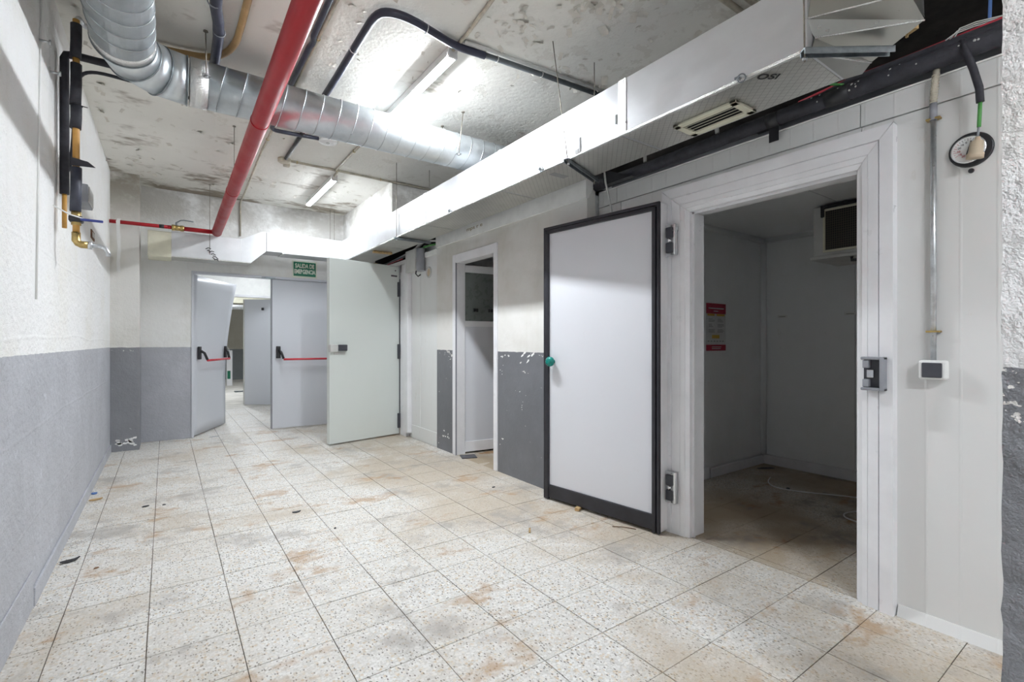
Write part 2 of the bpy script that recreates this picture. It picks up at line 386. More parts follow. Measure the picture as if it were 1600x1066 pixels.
# ------------------------------------------------------------------ floors with separate tiles
def tiled(name, label, mat, xs, ys, x0, x1, y0, y1):
    fl = S(B().box(x0, x1, y0, y1, -0.08, -0.004), name, 'grout', label)
    g = 0.0019; cache = {}
    for i in range(len(xs) - 1):
        for j in range(len(ys) - 1):
            a, b = max(xs[i], x0), min(xs[i + 1], x1); c, d = max(ys[j], y0), min(ys[j + 1], y1)
            if b - a < 0.02 or d - c < 0.02: continue
            w, h = round(b - a, 4), round(d - c, 4); ctr = Vector(((a + b) / 2, (c + d) / 2, 0)) - ROOT[fl.name]
            if (w, h) not in cache:
                o = B().box(-w / 2 + g, w / 2 - g, -h / 2 + g, h / 2 - g, -0.006, 0.0).obj('tile', mat, fl, local=True)
                cache[(w, h)] = o
            else:
                o = copy_part(cache[(w, h)], fl, (0, 0, 0))
            o.location = ctr + Vector((random.uniform(-.0008, .0008), random.uniform(-.0008, .0008), random.uniform(-.0006, .0002)))
            o.rotation_euler = (random.uniform(-.0012, .0012), random.uniform(-.0012, .0012), 0)
    return fl
gx = [-0.061 + 0.306 * k for k in range(-2, 18)]; gy = [1.12 + 0.298 * k for k in range(-3, 34)]
tiled('floor', 'terrazzo tile floor of the main room', 'tile', gx, [v for v in gy if v < 7.5], XL, XR, gy[0], YB + 0.06)
tiled('floor_corridor', 'pale tile floor of the corridor beyond the exit doors', 'tile_corridor', gx, [YB + 0.06] + [v for v in gy if v > 7.4], 0.0, 2.2, YB + 0.06, 10.05)
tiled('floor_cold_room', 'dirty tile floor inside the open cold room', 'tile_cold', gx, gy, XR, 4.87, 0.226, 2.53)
S(B().box(XL, XR, -2.5, gy[0], -0.08, 0), 'floor_front', 'slab', 'floor behind the camera')
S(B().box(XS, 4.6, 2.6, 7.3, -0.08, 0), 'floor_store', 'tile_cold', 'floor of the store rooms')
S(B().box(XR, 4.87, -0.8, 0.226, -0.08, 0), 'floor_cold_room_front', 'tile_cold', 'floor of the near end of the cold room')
S(B().box(-3, 5, 10.05, 18.2, -0.08, 0), 'floor_far_room', 'slab', 'floor of the far room')

# ------------------------------------------------------------------ shell
S(B().box(-0.72, XL, -2.5, 7.5, -0.08, ZC + 0.1), 'wall_left', 'wall_left', 'white over grey painted left wall')
S(B().box(XL, XL + 0.012, 3.05, 6.84, 0, 0.085, 0.003).box(XL, XL + 0.007, 0.2, 3.05, 0, 0.17, 0.003), 'baseboard_left', 'wall_left', 'low grey plinth along the left wall')
S(B().box(XL, -0.24, 6.84, YB + 0.12, 0, ZC), 'trim_1', 'pilaster', 'stained pilaster in the far left corner')
S(B().box(-0.24, 0.27, YB, YB + 0.12, 0, ZC).box(0.27, 2.13, YB, YB + 0.12, 2.085, ZC).box(2.13, 2.62, YB, YB + 0.12, 0, ZC), 'wall_back', 'wall_back', 'end wall with the exit doorway')
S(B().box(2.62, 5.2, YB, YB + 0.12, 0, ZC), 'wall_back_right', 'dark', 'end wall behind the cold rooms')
S(B().box(-0.72, 2.78, -2.5, 7.5, ZC, ZC + 0.12), 'ceiling', 'ceiling', 'flaking cream ceiling')
S(B().box(2.78, 5.2, -2.5, 7.5, ZC, ZC + 0.12), 'ceiling_dark', 'dark_ceiling', 'dark ceiling above the cold rooms')
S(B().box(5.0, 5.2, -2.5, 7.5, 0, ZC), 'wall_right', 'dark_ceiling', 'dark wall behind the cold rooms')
S(B().box(-0.72, 5.2, -2.6, -2.4, 0, ZC), 'wall_front', 'white', 'wall behind the camera')
S(B().box(2.14, 2.62, 5.40, YB, 2.66, ZC), 'trim_2', 'wall_back', 'downstand above the end of the square duct')
# near pillar, rough plaster (subdivided and jittered so its arris is uneven)
def pillar():
    b = B(); x0, x1, y0, y1 = 1.58, 1.74, -0.12, 0.258; seg = 90; rows = []
    for k in range(seg + 1):
        z = ZC * k / seg; j = lambda a: random.uniform(-a, a)
        r = []
        for (xa, ya, xb, yb, m) in ((x0, y0, x0, y1, 9), (x0, y1, x1, y1, 4), (x1, y1, x1, y0, 2), (x1, y0, x0, y0, 2)):
            for i in range(m):
                t = i / m; r.append(Vector((xa + (xb - xa) * t + j(0.0022), ya + (yb - ya) * t + j(0.0022), z)))
        rows.append(r)
    b.rings(rows, True, False); S(b, 'trim_3', 'pillar', 'rough plastered pillar at the right edge')
pillar()
# store wall (painted) with the passage door opening
y0p, y1p, zp = 3.80, 4.555, 2.045
S(B().box(XS, 2.60, 2.58, y0p, 0, 2.40).box(XS, 2.60, y1p, 5.0, 0, 2.40).box(XS, 2.60, y0p, y1p, zp, 2.40), 'wall_store', 'wall_store', 'store wall with charcoal dado between the cold rooms')
S(B().hexa([(XS - 0.016, 2.575, 2.258), (XS + 0.01, 2.575, 2.258), (XS + 0.01, 5.0, 2.272), (XS - 0.016, 5.0, 2.272), (XS - 0.016, 2.575, 2.392), (XS + 0.09, 2.575, 2.392), (XS + 0.09, 5.0, 2.425), (XS - 0.016, 5.0, 2.425)]), 'trim_4', 'cover_strip', 'white capping strip along the top of the store wall')
S(B().box(2.60, 4.6, 2.60, 2.64, 0, 2.4).box(2.60, 4.6, 5.5, 5.54, 0, 2.4).box(4.6, 4.64, 2.6, 5.54, 0, 2.4), 'wall_store_inner', 'panel_in', 'inner walls of the store')
S(B().box(2.60, 4.64, 2.60, 5.54, 2.30, 2.36), 'ceiling_store', 'panel_in', 'store ceiling')
# bare spots where the dado paint has chipped off
rc = random.Random(11); ws = bpy.data.objects['wall_store']
for (cy_, cz_, n_, sp, sz) in ((3.62, 1.075, 5, 0.05, 0.016), (3.30, 1.09, 6, 0.07, 0.020), (3.74, 0.30, 6, 0.06, 0.010), (3.70, 0.95, 4, 0.08, 0.007), (4.80, 0.17, 9, 0.09, 0.018), (3.45, 0.75, 5, 0.2, 0.006)):
    for _ in range(n_):
        y_, z_ = rc.gauss(cy_, sp * 0.6), min(1.112, rc.gauss(cz_, sp * 0.3)); m_ = 6; a0 = rc.uniform(-0.9, 0.1); ln = rc.uniform(1.0, 2.6)
        if not (2.75 < y_ < 3.745 or 4.63 < y_ < 4.98): continue
        pts = []
        for k in range(m_):
            a = 2 * math.pi * k / m_; u, v = math.cos(a) * sz * ln * rc.uniform(.6, 1.1) * 0.6, math.sin(a) * sz * rc.uniform(.5, 1.1) * 0.5
            pts.append((y_ + u * math.cos(a0) - v * math.sin(a0), z_ + u * math.sin(a0) + v * math.cos(a0)))
        B().rings([[(XS + 0.001, p_, q_) for p_, q_ in pts], [(XS - 0.0006, p_, q_) for p_, q_ in pts]], True, False).obj('bare_spot', 'cover_strip', ws)
pl = bpy.data.objects['trim_1']
for _ in range(16):
    x_, z_ = rc.uniform(-0.44, -0.28), rc.gauss(0.10, 0.025); m_ = 6; pts = []
    for k in range(m_):
        a = 2 * math.pi * k / m_; pts.append((x_ + math.cos(a) * rc.uniform(.012, .034), max(0.03, z_ + math.sin(a) * rc.uniform(.006, .016))))
    B().rings([[(p_, 6.841, q_) for p_, q_ in pts], [(p_, 6.8392, q_) for p_, q_ in pts]], True, False).obj('bare_spot', 'cover_strip', pl)
# freezer wall of panels
S(B().box(XS + 0.02, 2.60, 5.0, 5.93, 0, 2.20).box(XS + 0.02, 2.60, 7.0, YB, 0, 2.2).box(XS + 0.02, 2.60, 5.93, 7.0, 2.19, 2.21), 'wall_freezer', 'panel_far', 'panelled wall of the far cold room')
wf = bpy.data.objects['wall_freezer']
for a, b_ in ((5.004, 5.44), (5.446, 5.70)):
    B().box(XS, XS + 0.03, a, b_, 0.0, 2.205, 0.004).obj('panel', 'panel_far', wf)
B().box(XS - 0.02, 2.62, 5.0, 7.28, 2.205, 2.262, 0.004).obj('capping', 'cover_strip', wf)
B().box(XS - 0.006, XS + 0.01, 5.004, 5.69, 0.02, 0.17, 0.003).obj('kick_plate', 'panel_far', wf)
S(B().box(2.60, 3.6, 5.56, 5.60, 0, 2.2).box(3.6, 3.64, 5.56, 7.3, 0, 2.2).box(2.6, 3.64, 5.56, 7.3, 2.2, 2.24), 'wall_freezer_inner', 'panel_in', 'inner walls of the far cold room')
# cold room
zo, ya, yb_ = 2.0, 0.905, 1.79
wc = S(B().box(XR + 0.02, XR + 0.10, -0.8, ya - 0.01, 0, 2.30).box(XR + 0.02, XR + 0.10, yb_ + 0.01, 2.58, 0, 2.30).box(XR + 0.02, XR + 0.10, ya - 0.01, yb_ + 0.01, zo + 0.01, 2.30), 'wall_cold_room', 'panel', 'white panelled wall of the open cold room')
for a, b_ in ((-0.8, 0.28), (0.285, ya - 0.01), (yb_ + 0.01, 2.36), (2.365, 2.58)):
    B().box(XR, XR + 0.03, a, b_, 0.0, 2.198, 0.003).obj('panel', 'panel', wc)
for a, b_ in ((-0.8, 0.90), (0.903, 2.40), (2.403, 2.58)):
    B().box(XR, XR + 0.10, a, b_, 2.203, 2.31, 0.003).obj('panel', 'panel', wc)
B().box(XR, XR + 0.03, ya - 0.008, yb_ + 0.008, zo + 0.01, 2.198).obj('panel', 'panel', wc)
B().box(XR - 0.004, XR + 0.10, -0.8, 2.575, 2.311, 2.318, 0.002).obj('capping', 'cover_strip', wc)
S(B().hexa([(XR - 0.028, -0.8, 0), (XR, -0.8, 0), (XR, 0.755, 0), (XR - 0.028, 0.755, 0), (XR - 0.006, -0.8, 0.045), (XR, -0.8, 0.045), (XR, 0.755, 0.045), (XR - 0.006, 0.755, 0.045)]), 'baseboard_right', 'panel', 'low white coving under the cold room wall')
wcl = S(B().box(XR + 0.10, 4.87, 2.50, 2.56, 0, 2.30), 'wall_cold_room_left', 'panel_in', 'left inner wall of the cold room')
wcb = S(B().box(4.85, 4.91, -0.8, 2.56, 0, 2.30), 'wall_cold_room_back', 'panel_in', 'back inner wall of the cold room')
S(B().box(XR + 0.10, 4.87, -0.86, -0.80, 0, 2.30), 'wall_cold_room_right', 'panel_in', 'right inner wall of the cold room')
cc = S(B().box(XR + 0.10, 4.91, -0.8, 2.56, 2.235, 2.30), 'ceiling_cold_room', 'panel_in', 'panelled ceiling of the cold room')
for a, b_ in ((-0.8, 0.35), (0.355, 1.50), (1.505, 2.50)):
    B().box(XR + 0.10, 4.85, a, b_, 2.222, 2.236, 0.003).obj('panel', 'panel_in', cc)
for k, (a, b_) in enumerate(((2.75, 3.80), (3.805, 4.85))):
    B().box(a, b_, 2.488, 2.502, 0.10, 2.222, 0.003).obj('panel', 'panel_in', wcl)
for a, b_ in ((-0.8, 0.55), (0.555, 1.69), (1.695, 2.488)):
    B().box(4.838, 4.852, a, b_, 0.10, 2.222, 0.003).obj('panel', 'panel_in', wcb)
S(B().box(2.75, 3.9, 2.470, 2.490, 0, 0.105, 0.006).box(3.92, 4.84, 2.470, 2.490, 0, 0.085, 0.006), 'baseboard_cold_room_left', 'pvc', 'white skirting along the left inside of the cold room')
S(B().box(4.820, 4.840, -0.8, 2.47, 0, 0.095, 0.006), 'baseboard_cold_room_back', 'pvc', 'white skirting along the back of the cold room')
def cove(pts, name, lab):
    b = B(); b.tube(pts, 0.032, 8); S(b, name, 'panel_in', lab)
cove([(4.826, 2.476, 0.1), (4.826, 2.476, 2.2)], 'trim_5', 'rounded corner moulding inside the cold room')
cove([(2.76, 2.476, 2.208), (4.82, 2.476, 2.208)], 'trim_6', 'ceiling moulding along the left inside of the cold room')
cove([(4.826, -0.78, 2.208), (4.826, 2.47, 2.208)], 'trim_7', 'ceiling moulding along the back of the cold room')
# corridor and far room beyond the exit doors
S(B().box(0.0, 0.05, YB + 0.12, 10.0, 0, 2.75), 'wall_corridor_left', 'cover_strip', 'corridor left wall')
S(B().box(2.2, 2.3, YB + 0.12, 10.0, 0, 2.75), 'wall_corridor_right', 'cover_strip', 'corridor right wall')
S(B().box(0.0, 2.3, YB + 0.12, 10.1, 2.75, 2.85), 'ceiling_corridor', 'cover_strip', 'corridor ceiling')
S(B().box(-3.0, 0.80, 10.0, 10.1, 0, 3.1).box(1.985, 5, 10.0, 10.1, 0, 3.1).box(0.80, 1.985, 10.0, 10.1, 2.04, 3.1), 'wall_corridor_back', 'cover_strip', 'corridor end wall with a doorway')
M['far_wall'] = two_tone('far room paint', (0.74, 0.72, 0.66), (0.24, 0.26, 0.27), 0.98, 0.2, 0.6, 0.2, 0.3)
S(B().box(-3.0, 5, 18.0, 18.2, 0, 3.1), 'wall_far_room', 'far_wall', 'far room end wall')
S(B().box(-3.1, -3.0, 10.0, 18.2, 0, 3.1).box(5, 5.1, 10, 18.2, 0, 3.1), 'wall_far_room_sides', 'far_wall', 'far room side walls')
S(B().box(-3.1, 5.1, 10.0, 18.2, 3.1, 3.2), 'ceiling_far_room', 'ceiling', 'far room ceiling')
S(B().box(-3.0, 5, 14.8, 15.2, 2.25, 3.1), 'trim_8', 'cream', 'ceiling beam in the far room')

# ------------------------------------------------------------------ lamps
def lamp(y0, y1, x, z, label, mat='lamp', w=0.032):
    t = thing('batten_lamp', (x, (y0 + y1) / 2, z - 0.08), label, 'lamp', 'ceiling batten lamps')
    B().box(x - w, x + w, y0, y1, z - 0.034, z - 0.001, 0.004).obj('housing', 'white', t)
    prof = []
    for yy in (y0 + 0.02, y1 - 0.02):
        prof.append([Vector((x + math.cos(a) * w * 1.2, yy, z - 0.035 - math.sin(a) * 0.034)) for a in [math.pi * (0.175 + 0.65 * k / 8) for k in range(9)]])
    B().rings(prof).obj('diffuser', mat, t)
    for sx in (-1, 1): B().box(x + sx * w * 0.97 - 0.002, x + sx * w * 0.97 + 0.002, y0 + 0.02, y1 - 0.02, z - 0.056, z - 0.030).obj('light_shield', 'white', t)  # side skirts added to keep direct lamp light off the ceiling
    for yy in (y0, y1 - 0.019): B().box(x - w, x + w, yy, yy + 0.019, z - 0.068, z - 0.034, 0.004).obj('end_cap', 'white', t)
    return t
lamp(2.72, 3.95, 1.482, ZC, 'lit batten lamp on the ceiling above the spiral duct')
lamp(5.56, 6.80, 1.535, ZC, 'lit batten lamp on the ceiling near the end wall', 'lamp4')
lamp(-2.35, -1.15, 0.75, ZC, 'added batten lamp for fill light, out of view behind the viewer', 'fill_lamp')  # added out of view as soft fill for the near walls and floor
lamp(8.2, 9.4, 1.3, 2.75, 'added unseen batten lamp lighting the corridor', 'lamp2')  # unseen lamp, added to brighten the corridor
lamp(12.5, 13.7, 1.0, 3.1, 'added unseen batten lamp lighting the far room', 'lamp5')  # unseen lamp, added to brighten the room past the corridor

# ------------------------------------------------------------------ doors
# cold room door frame with stepped profile, mitred
def cold_frame():
    t = thing('trim_9', (2.6, (ya + yb_) / 2, 0), 'white stepped frame around the open cold room doorway', None, kind='structure')
    prof = [(0.0, 2.76), (0.0, 2.612), (0.022, 2.606), (0.024, 2.600), (0.046, 2.596), (0.048, 2.599), (0.050, 2.596), (0.092, 2.591), (0.094, 2.596), (0.097, 2.588), (0.150, 2.586), (0.152, 2.592), (0.152, XR)]
    def pt(side, d, x):
        e = d * (1.08 if side == 'h' else 1.0)
        return x
    L = lambda d, x, z: (x, yb_ + d * 1.24, z)
    R = lambda d, x, z: (x, ya - d * 0.95, z)
    for nm, f in (('jamb', L), ('jamb', R)):
        b = B()
        for (d0, x0), (d1, x1) in zip(prof[:-1], prof[1:]):
            b.face([f(d0, x0, 0), f(d1, x1, 0), f(d1, x1, zo + d1 * 1.08 - 0.0025), f(d0, x0, zo + d0 * 1.08 - 0.0025)])
        b.obj(nm, 'pvc', t)
    b = B()
    for (d0, x0), (d1, x1) in zip(prof[:-1], prof[1:]):
        b.face([L(d0, x0, zo + d0 * 1.08), L(d1, x1, zo + d1 * 1.08), R(d1, x1, zo + d1 * 1.08), R(d0, x0, zo + d0 * 1.08)])
    b.obj('head', 'pvc', t)
    # slim metal stop lining the opening
    B().box(2.64, 2.655, ya, ya + 0.012, 0, zo).box(2.64, 2.655, yb_ - 0.012, yb_, 0, zo).box(2.64, 2.655, ya, yb_, zo - 0.012, zo).obj('stop_strip', 'pvc', t)
    return t
cold_frame()
# cold room leaf, swung back against the store wall
d = Vector((2.385 - 2.512, 2.905 - 1.925, 0)); ang = math.atan2(d.y, d.x); LW = d.length
t = thing('door_1', (2.512, 1.925, 0), 'pale cold room door with black gasket, folded back open', None, rz=ang, kind='structure')
# local: x along the leaf from hinge, +y is the room side (toward -x world), thickness toward -y
B().box(0.0, LW, -0.085, 0.0, 0.012, 2.075, 0.006).obj('leaf_core', 'pvc', t, local=True)
B().box(0.05, LW - 0.045, -0.002, 0.006, 0.115, 2.03, 0.003).obj('skin', 'leaf_white', t, local=True)
for k, (w0, w1, hh) in enumerate(((0.0, 0.022, 0.020), (0.026, 0.052, 0.026))):
    b = B()
    b.box(w0, w1, 0.0, hh, 0.006, 2.078 - w0, 0.005); b.box(LW - w1, LW - w0, 0.0, hh, 0.006, 2.078 - w0, 0.005)
    b.box(w0, LW - w0, 0.0, hh, 2.078 - w1, 2.078 - w0, 0.005)
    b.obj('gasket', 'gasket', t, local=True)
B().box(0.052, LW - 0.05, 0.0, 0.018, 0.02, 0.118, 0.004).obj('kick_strip', 'gasket', t, local=True)
k = B().lathe((LW - 0.095, 0.005, 1.055), (0, 1, 0), [(0.014, 0), (0.014, 0.02), (0.026, 0.024), (0.036, 0.034), (0.038, 0.050), (0.030, 0.064), (0.012, 0.070)], 20).obj('knob', 'greenknob', t, local=True)
k['label'] = 'teal green round push knob'
for z0 in (0.21, 1.75):
    h = B().box(-0.055, 0.006, -0.062, -0.050, z0 - 0.01, z0 + 0.18, 0.004).obj('hinge', 'chrome', t, local=True)
# hinge housings sit on the frame, seen beside the leaf edge
for z0 in (0.20, 1.745):
    fr = bpy.data.objects['trim_9']
    hb = B().box(2.562, 2.592, 1.858, 1.942, z0 - 0.006, z0 + 0.192, 0.006).obj('hinge_plate', 'chrome', fr)
    B().box(2.550, 2.575, 1.876, 1.922, z0 + 0.012, z0 + 0.078, 0.006).obj('hinge_cap', 'charcoal', hb)
    B().box(2.550, 2.575, 1.876, 1.922, z0 + 0.105, z0 + 0.174, 0.006).obj('hinge_cap', 'charcoal', hb)
    B().lathe((2.566, 1.905, z0 + 0.078), (0, 0, 1), [(0.014, 0), (0.014, 0.027)], 12).obj('hinge_pin', 'chrome', hb)
# latch keep on the right jamb
t = thing('door_keep', (2.58, 0.83, 0.99), 'grey open latch keep on the right jamb of the cold room doorway', 'latch')
B().box(2.545, 2.589, 0.783, 0.800, 0.985, 1.135, 0.004).box(2.548, 2.589, 0.783, 0.872, 1.122, 1.135, 0.004).box(2.548, 2.589, 0.783, 0.872, 0.985, 0.998, 0.004).obj('housing', 'greyplastic', t)
B().box(2.578, 2.589, 0.80, 0.868, 0.998, 1.122).obj('back_plate', 'charcoal', t)
B().box(2.553, 2.582, 0.842, 0.866, 1.085, 1.120, 0.003).obj('guide', 'greyplastic', t)
B().box(2.553, 2.582, 0.842, 0.866, 1.0, 1.035, 0.003).obj('guide', 'greyplastic', t)
B().box(2.558, 2.582, 0.825, 0.852, 1.042, 1.078, 0.003).obj('roller', 'chrome', t)

# passage door: frame and leaf swung inward
t = thing('trim_10', (XS, (y0p + y1p) / 2, 0), 'slim white frame of the store doorway', None, kind='structure')
B().box(XS - 0.014, 2.62, y1p - 0.015, y1p + 0.055, 0, zp + 0.085, 0.004).obj('jamb', 'pvc', t)
B().box(XS - 0.014, 2.62, y0p - 0.045, y0p + 0.012, 0, zp + 0.085, 0.004).obj('jamb', 'pvc', t)
B().box(XS - 0.012, 2.62, y0p + 0.012, y1p - 0.015, zp - 0.005, zp + 0.085, 0.004).obj('head', 'pvc', t)
B().box(XS - 0.016, XS + 0.0, y1p - 0.018, y1p - 0.014, 0, zp).obj('draught_seal', 'greyplastic', t)
la = math.atan2(4.613 - 4.679, 3.038 - 2.612)
t = thing('door_2', (2.545, 4.560, 0), 'white store door swung inward with dark upper panel', None, rz=la + 0.05, kind='structure')
W2 = 0.76
B().box(0, W2, 0.0, 0.04, 0.02, 2.03, 0.003).obj('leaf', 'leaf_white', t, local=True)
for nm, q in (('stile', (0, 0.075, 0.02, 2.03)), ('stile', (W2 - 0.075, W2, 0.02, 2.03)), ('rail', (0.077, W2 - 0.077, 0.02, 0.13)), ('rail', (0.077, W2 - 0.077, 1.955, 2.03)), ('rail', (0.077, W2 - 0.077, 1.37, 1.43))):
    B().box(q[0], q[1], -0.010, 0.004, q[2], q[3], 0.002).obj(nm, 'pvc', t, local=True)
B().box(0.078, W2 - 0.078, -0.004, 0.003, 1.432, 1.953).obj('upper_panel', 'glass_dark', t, local=True)
for xx in (0.20, 0.38):
    b = B(); b.box(xx - 0.028, xx - 0.006, -0.020, -0.003, 1.53, 1.565, 0.003); b.box(xx + 0.006, xx + 0.028, -0.020, -0.003, 1.53, 1.565, 0.003); b.box(xx - 0.008, xx + 0.008, -0.014, -0.003, 1.54, 1.555)
    b.obj('coat_hook', 'black', t, local=True)

# pale green insulated door of the far cold room, standing open into the room
hx, hy = 2.475, 6.0; fx, fy = 1.544, 5.803
ang = math.atan2(fy - hy, fx - hx); WG = math.hypot(fx - hx, fy - hy)
t = thing('door_3', (hx, hy, 0), 'large pale green grey insulated door standing open', None, rz=ang, kind='structure')
# local +x to the free edge; camera side is local +y
B().box(0, WG, -0.07, 0.0, 0.015, 2.185, 0.004).obj('leaf', 'leaf_green', t, local=True)
B().box(-0.004, 0.004, -0.068, 0.0, 0.015, 2.185).obj('edge_gasket', 'greyplastic', t, local=True)
B().box(WG - 0.085, WG + 0.010, -0.02, 0.045, 1.085, 1.175, 0.008).obj('latch_body', 'lightplastic', t, local=True)
B().box(WG - 0.200, WG - 0.085, 0.0, 0.050, 1.098, 1.172, 0.008).obj('latch_handle', 'charcoal', t, local=True)
B().box(WG - 0.19, WG - 0.05, 0.0, 0.006, 1.055, 1.084, 0.002).obj('latch_plate', 'lightplastic', t, local=True)
B().box(0.035, 0.125, 0.0, 0.004, 2.045, 2.065, 0.001).obj('name_plate', 'charcoal', t, local=True)
B().lathe((0.06, 0.0, 2.125), (0, 1, 0), [(0.009, 0), (0.009, 0.004)], 10).obj('screw_cap', 'charcoal', t, local=True)
for z0 in (0.09, 0.985, 1.79):
    h = B().box(-0.030, 0.030, -0.004, 0.028, z0, z0 + 0.19, 0.004).obj('hinge', 'charcoal', t, local=True)
    B().box(-0.062, -0.030, -0.03, 0.034, z0, z0 + 0.085, 0.004).obj('hinge_block', 'greyplastic', h, local=True)
t = thing('trim_11', (XS, 5.83, 0), 'white upright frame post beside the pale green door', None, kind='structure')
B().box(XS - 0.055, XS + 0.02, 5.705, 5.80, 0.06, 2.20, 0.008).obj('post', 'pvc', t)
B().box(XS - 0.035, XS + 0.02, 5.803, 5.985, 0.0, 2.20, 0.006).obj('post', 'pvc', t)
B().box(XS - 0.035, XS + 0.02, 5.93, 7.1, 2.10, 2.20, 0.006).obj('head', 'pvc', t)

# exit doors
t = thing('trim_12', (1.2, YB, 0), 'grey steel frame of the exit doorway', None, kind='structure')
B().box(0.262, 0.288, YB - 0.012, YB + 0.12, 0, 2.085, 0.003).obj('jamb', 'leaf_grey', t)
B().box(2.108, 2.136, YB - 0.012, YB + 0.12, 0, 2.085, 0.003).obj('jamb', 'leaf_grey', t)
B().box(0.262, 2.136, YB - 0.012, YB + 0.12, 2.07, 2.098, 0.003).obj('head', 'leaf_grey', t)
B().box(1.05, 1.22, YB - 0.02, YB - 0.011, 2.062, 2.082, 0.002).obj('closer_plate', 'darksteel', t)
def panic(t, x0, x1, yface, sgn=-1):
    def arm(x, s):
        a = B().box(x - 0.028, x + 0.028, yface - 0.030, yface, 0.98, 1.145, 0.006).obj('latch_case', 'black', t, local=True)
        B().tube([(x + s * 0.005, yface - 0.025, 1.09), (x + s * 0.03, yface - 0.06, 1.06), (x + s * 0.055, yface - 0.085, 0.975)], 0.016, 8).obj('lever', 'black', a, local=True)
    arm(x0, 1); arm(x1, -1)
    B().tube([(x0 + 0.055, yface - 0.088, 0.965), (x1 - 0.055, yface - 0.088, 0.965)], 0.014, 10).obj('push_bar', 'red_bar', t, local=True)
t = thing('door_4', (1.19, 7.345, 0), 'closed grey exit door leaf with red push bar', None, kind='structure')
B().box(0, 0.915, 0, 0.05, 0.012, 2.066, 0.003).obj('leaf', 'leaf_grey', t, local=True)
B().box(-0.012, 0.002, -0.006, 0.056, 0.012, 2.066).obj('meeting_edge', 'greyplastic', t, local=True)
panic(t, 0.075, 0.845, 0.0)
t = thing('door_5', (0.292, 7.335, 0), 'open buckled grey exit door leaf with red push bar', None, rz=math.radians(65.2), kind='structure')
LL = 1.0
def warp(s, z):
    return -0.15 * (s / LL) ** 1.5 * max(0.0, (z - 0.75) / 1.3) ** 1.6
b = B(); rows = []
ns, nz = 10, 16
grid = {}
for side, off in ((0, 0.0), (1, 0.05)):
    for i in range(ns + 1):
        for j in range(nz + 1):
            s_, z_ = LL * i / ns, 0.015 + 2.045 * j / nz
            grid[side, i, j] = b.bm.verts.new((s_, off + warp(s_, z_), z_ - 0.015 * (s_ / LL) * (j / nz)))
for side in (0, 1):
    for i in range(ns):
        for j in range(nz):
            f = b.bm.faces.new((grid[side, i, j], grid[side, i + 1, j], grid[side, i + 1, j + 1], grid[side, i, j + 1])); f.smooth = True
for i in range(ns):
    for j in (0, nz): b.bm.faces.new((grid[0, i, j], grid[0, i + 1, j], grid[1, i + 1, j], grid[1, i, j]))
for j in range(nz):
    for i in (0, ns): b.bm.faces.new((grid[0, i, j], grid[0, i, j + 1], grid[1, i, j + 1], grid[1, i, j]))
b.obj('leaf', 'leaf_grey', t, local=True)
panic(t, 0.09, 0.93, -0.012)
# paper tag hanging at the free edge of the buckled leaf
p = Vector((0.292 + math.cos(math.radians(65.2)) * 1.015, 7.335 + math.sin(math.radians(65.2)) * 1.015, 0))
t = thing('hanging_tag', (p.x + 0.035, p.y, 0.55), 'white hanging tag with green mark at the buckled exit door', 'tag')
B().box(p.x + 0.01, p.x + 0.085, p.y - 0.004, p.y, 0.56, 1.08, 0.001).obj('card', 'white', t)
B().box(p.x + 0.02, p.x + 0.06, p.y - 0.006, p.y - 0.004, 0.66, 0.78).obj('mark', 'signgreen', t)
B().tube([(p.x + 0.045, p.y - 0.002, 1.08), (p.x + 0.02, p.y - 0.01, 1.13), (p.x - 0.03, p.y - 0.05, 1.11)], 0.004, 6).obj('cord', 'white', t)
# ajar door at the end of the corridor
t = thing('door_6', (1.975, 9.985, 0), 'pale grey door ajar at the end of the corridor', None, rz=math.atan2(10.53 - 9.985, 1.225 - 1.975), kind='structure')
B().box(0, 0.925, -0.05, 0.0, 0.01, 2.02, 0.003).obj('leaf', 'leaf_grey', t, local=True)
B().box(0.925, 0.95, -0.055, 0.006, 0.01, 2.02, 0.003).obj('edge_strip', 'lightplastic', t, local=True)
B().box(0.55, 0.59, 0.0, 0.03, 1.81, 1.86, 0.006).obj('coat_hook', 'black', t, local=True)
t = thing('trim_13', (1.4, 10.0, 0), 'white frame of the doorway at the corridor end', None, kind='structure')
B().box(0.795, 0.83, 9.985, 10.11, 0, 2.05).obj('jamb', 'pvc', t); B().box(1.96, 1.99, 9.985, 10.11, 0, 2.05).obj('jamb', 'pvc', t); B().box(0.795, 1.99, 9.985, 10.11, 2.02, 2.06).obj('head', 'pvc', t)
t = B().tube([(-2.9, 13.6, 2.06), (4.9, 13.6, 2.06)], 0.06, 10).obj('far_pipe', 'steel', None, label='grey pipe crossing the far room', category='pipe')
t = B().box(1.35, 1.95, 13.3, 13.5, 0.0, 0.02, 0.004).obj('floor_grate', 'darksteel', None, label='dark drain grate on the far room floor', category='drain')

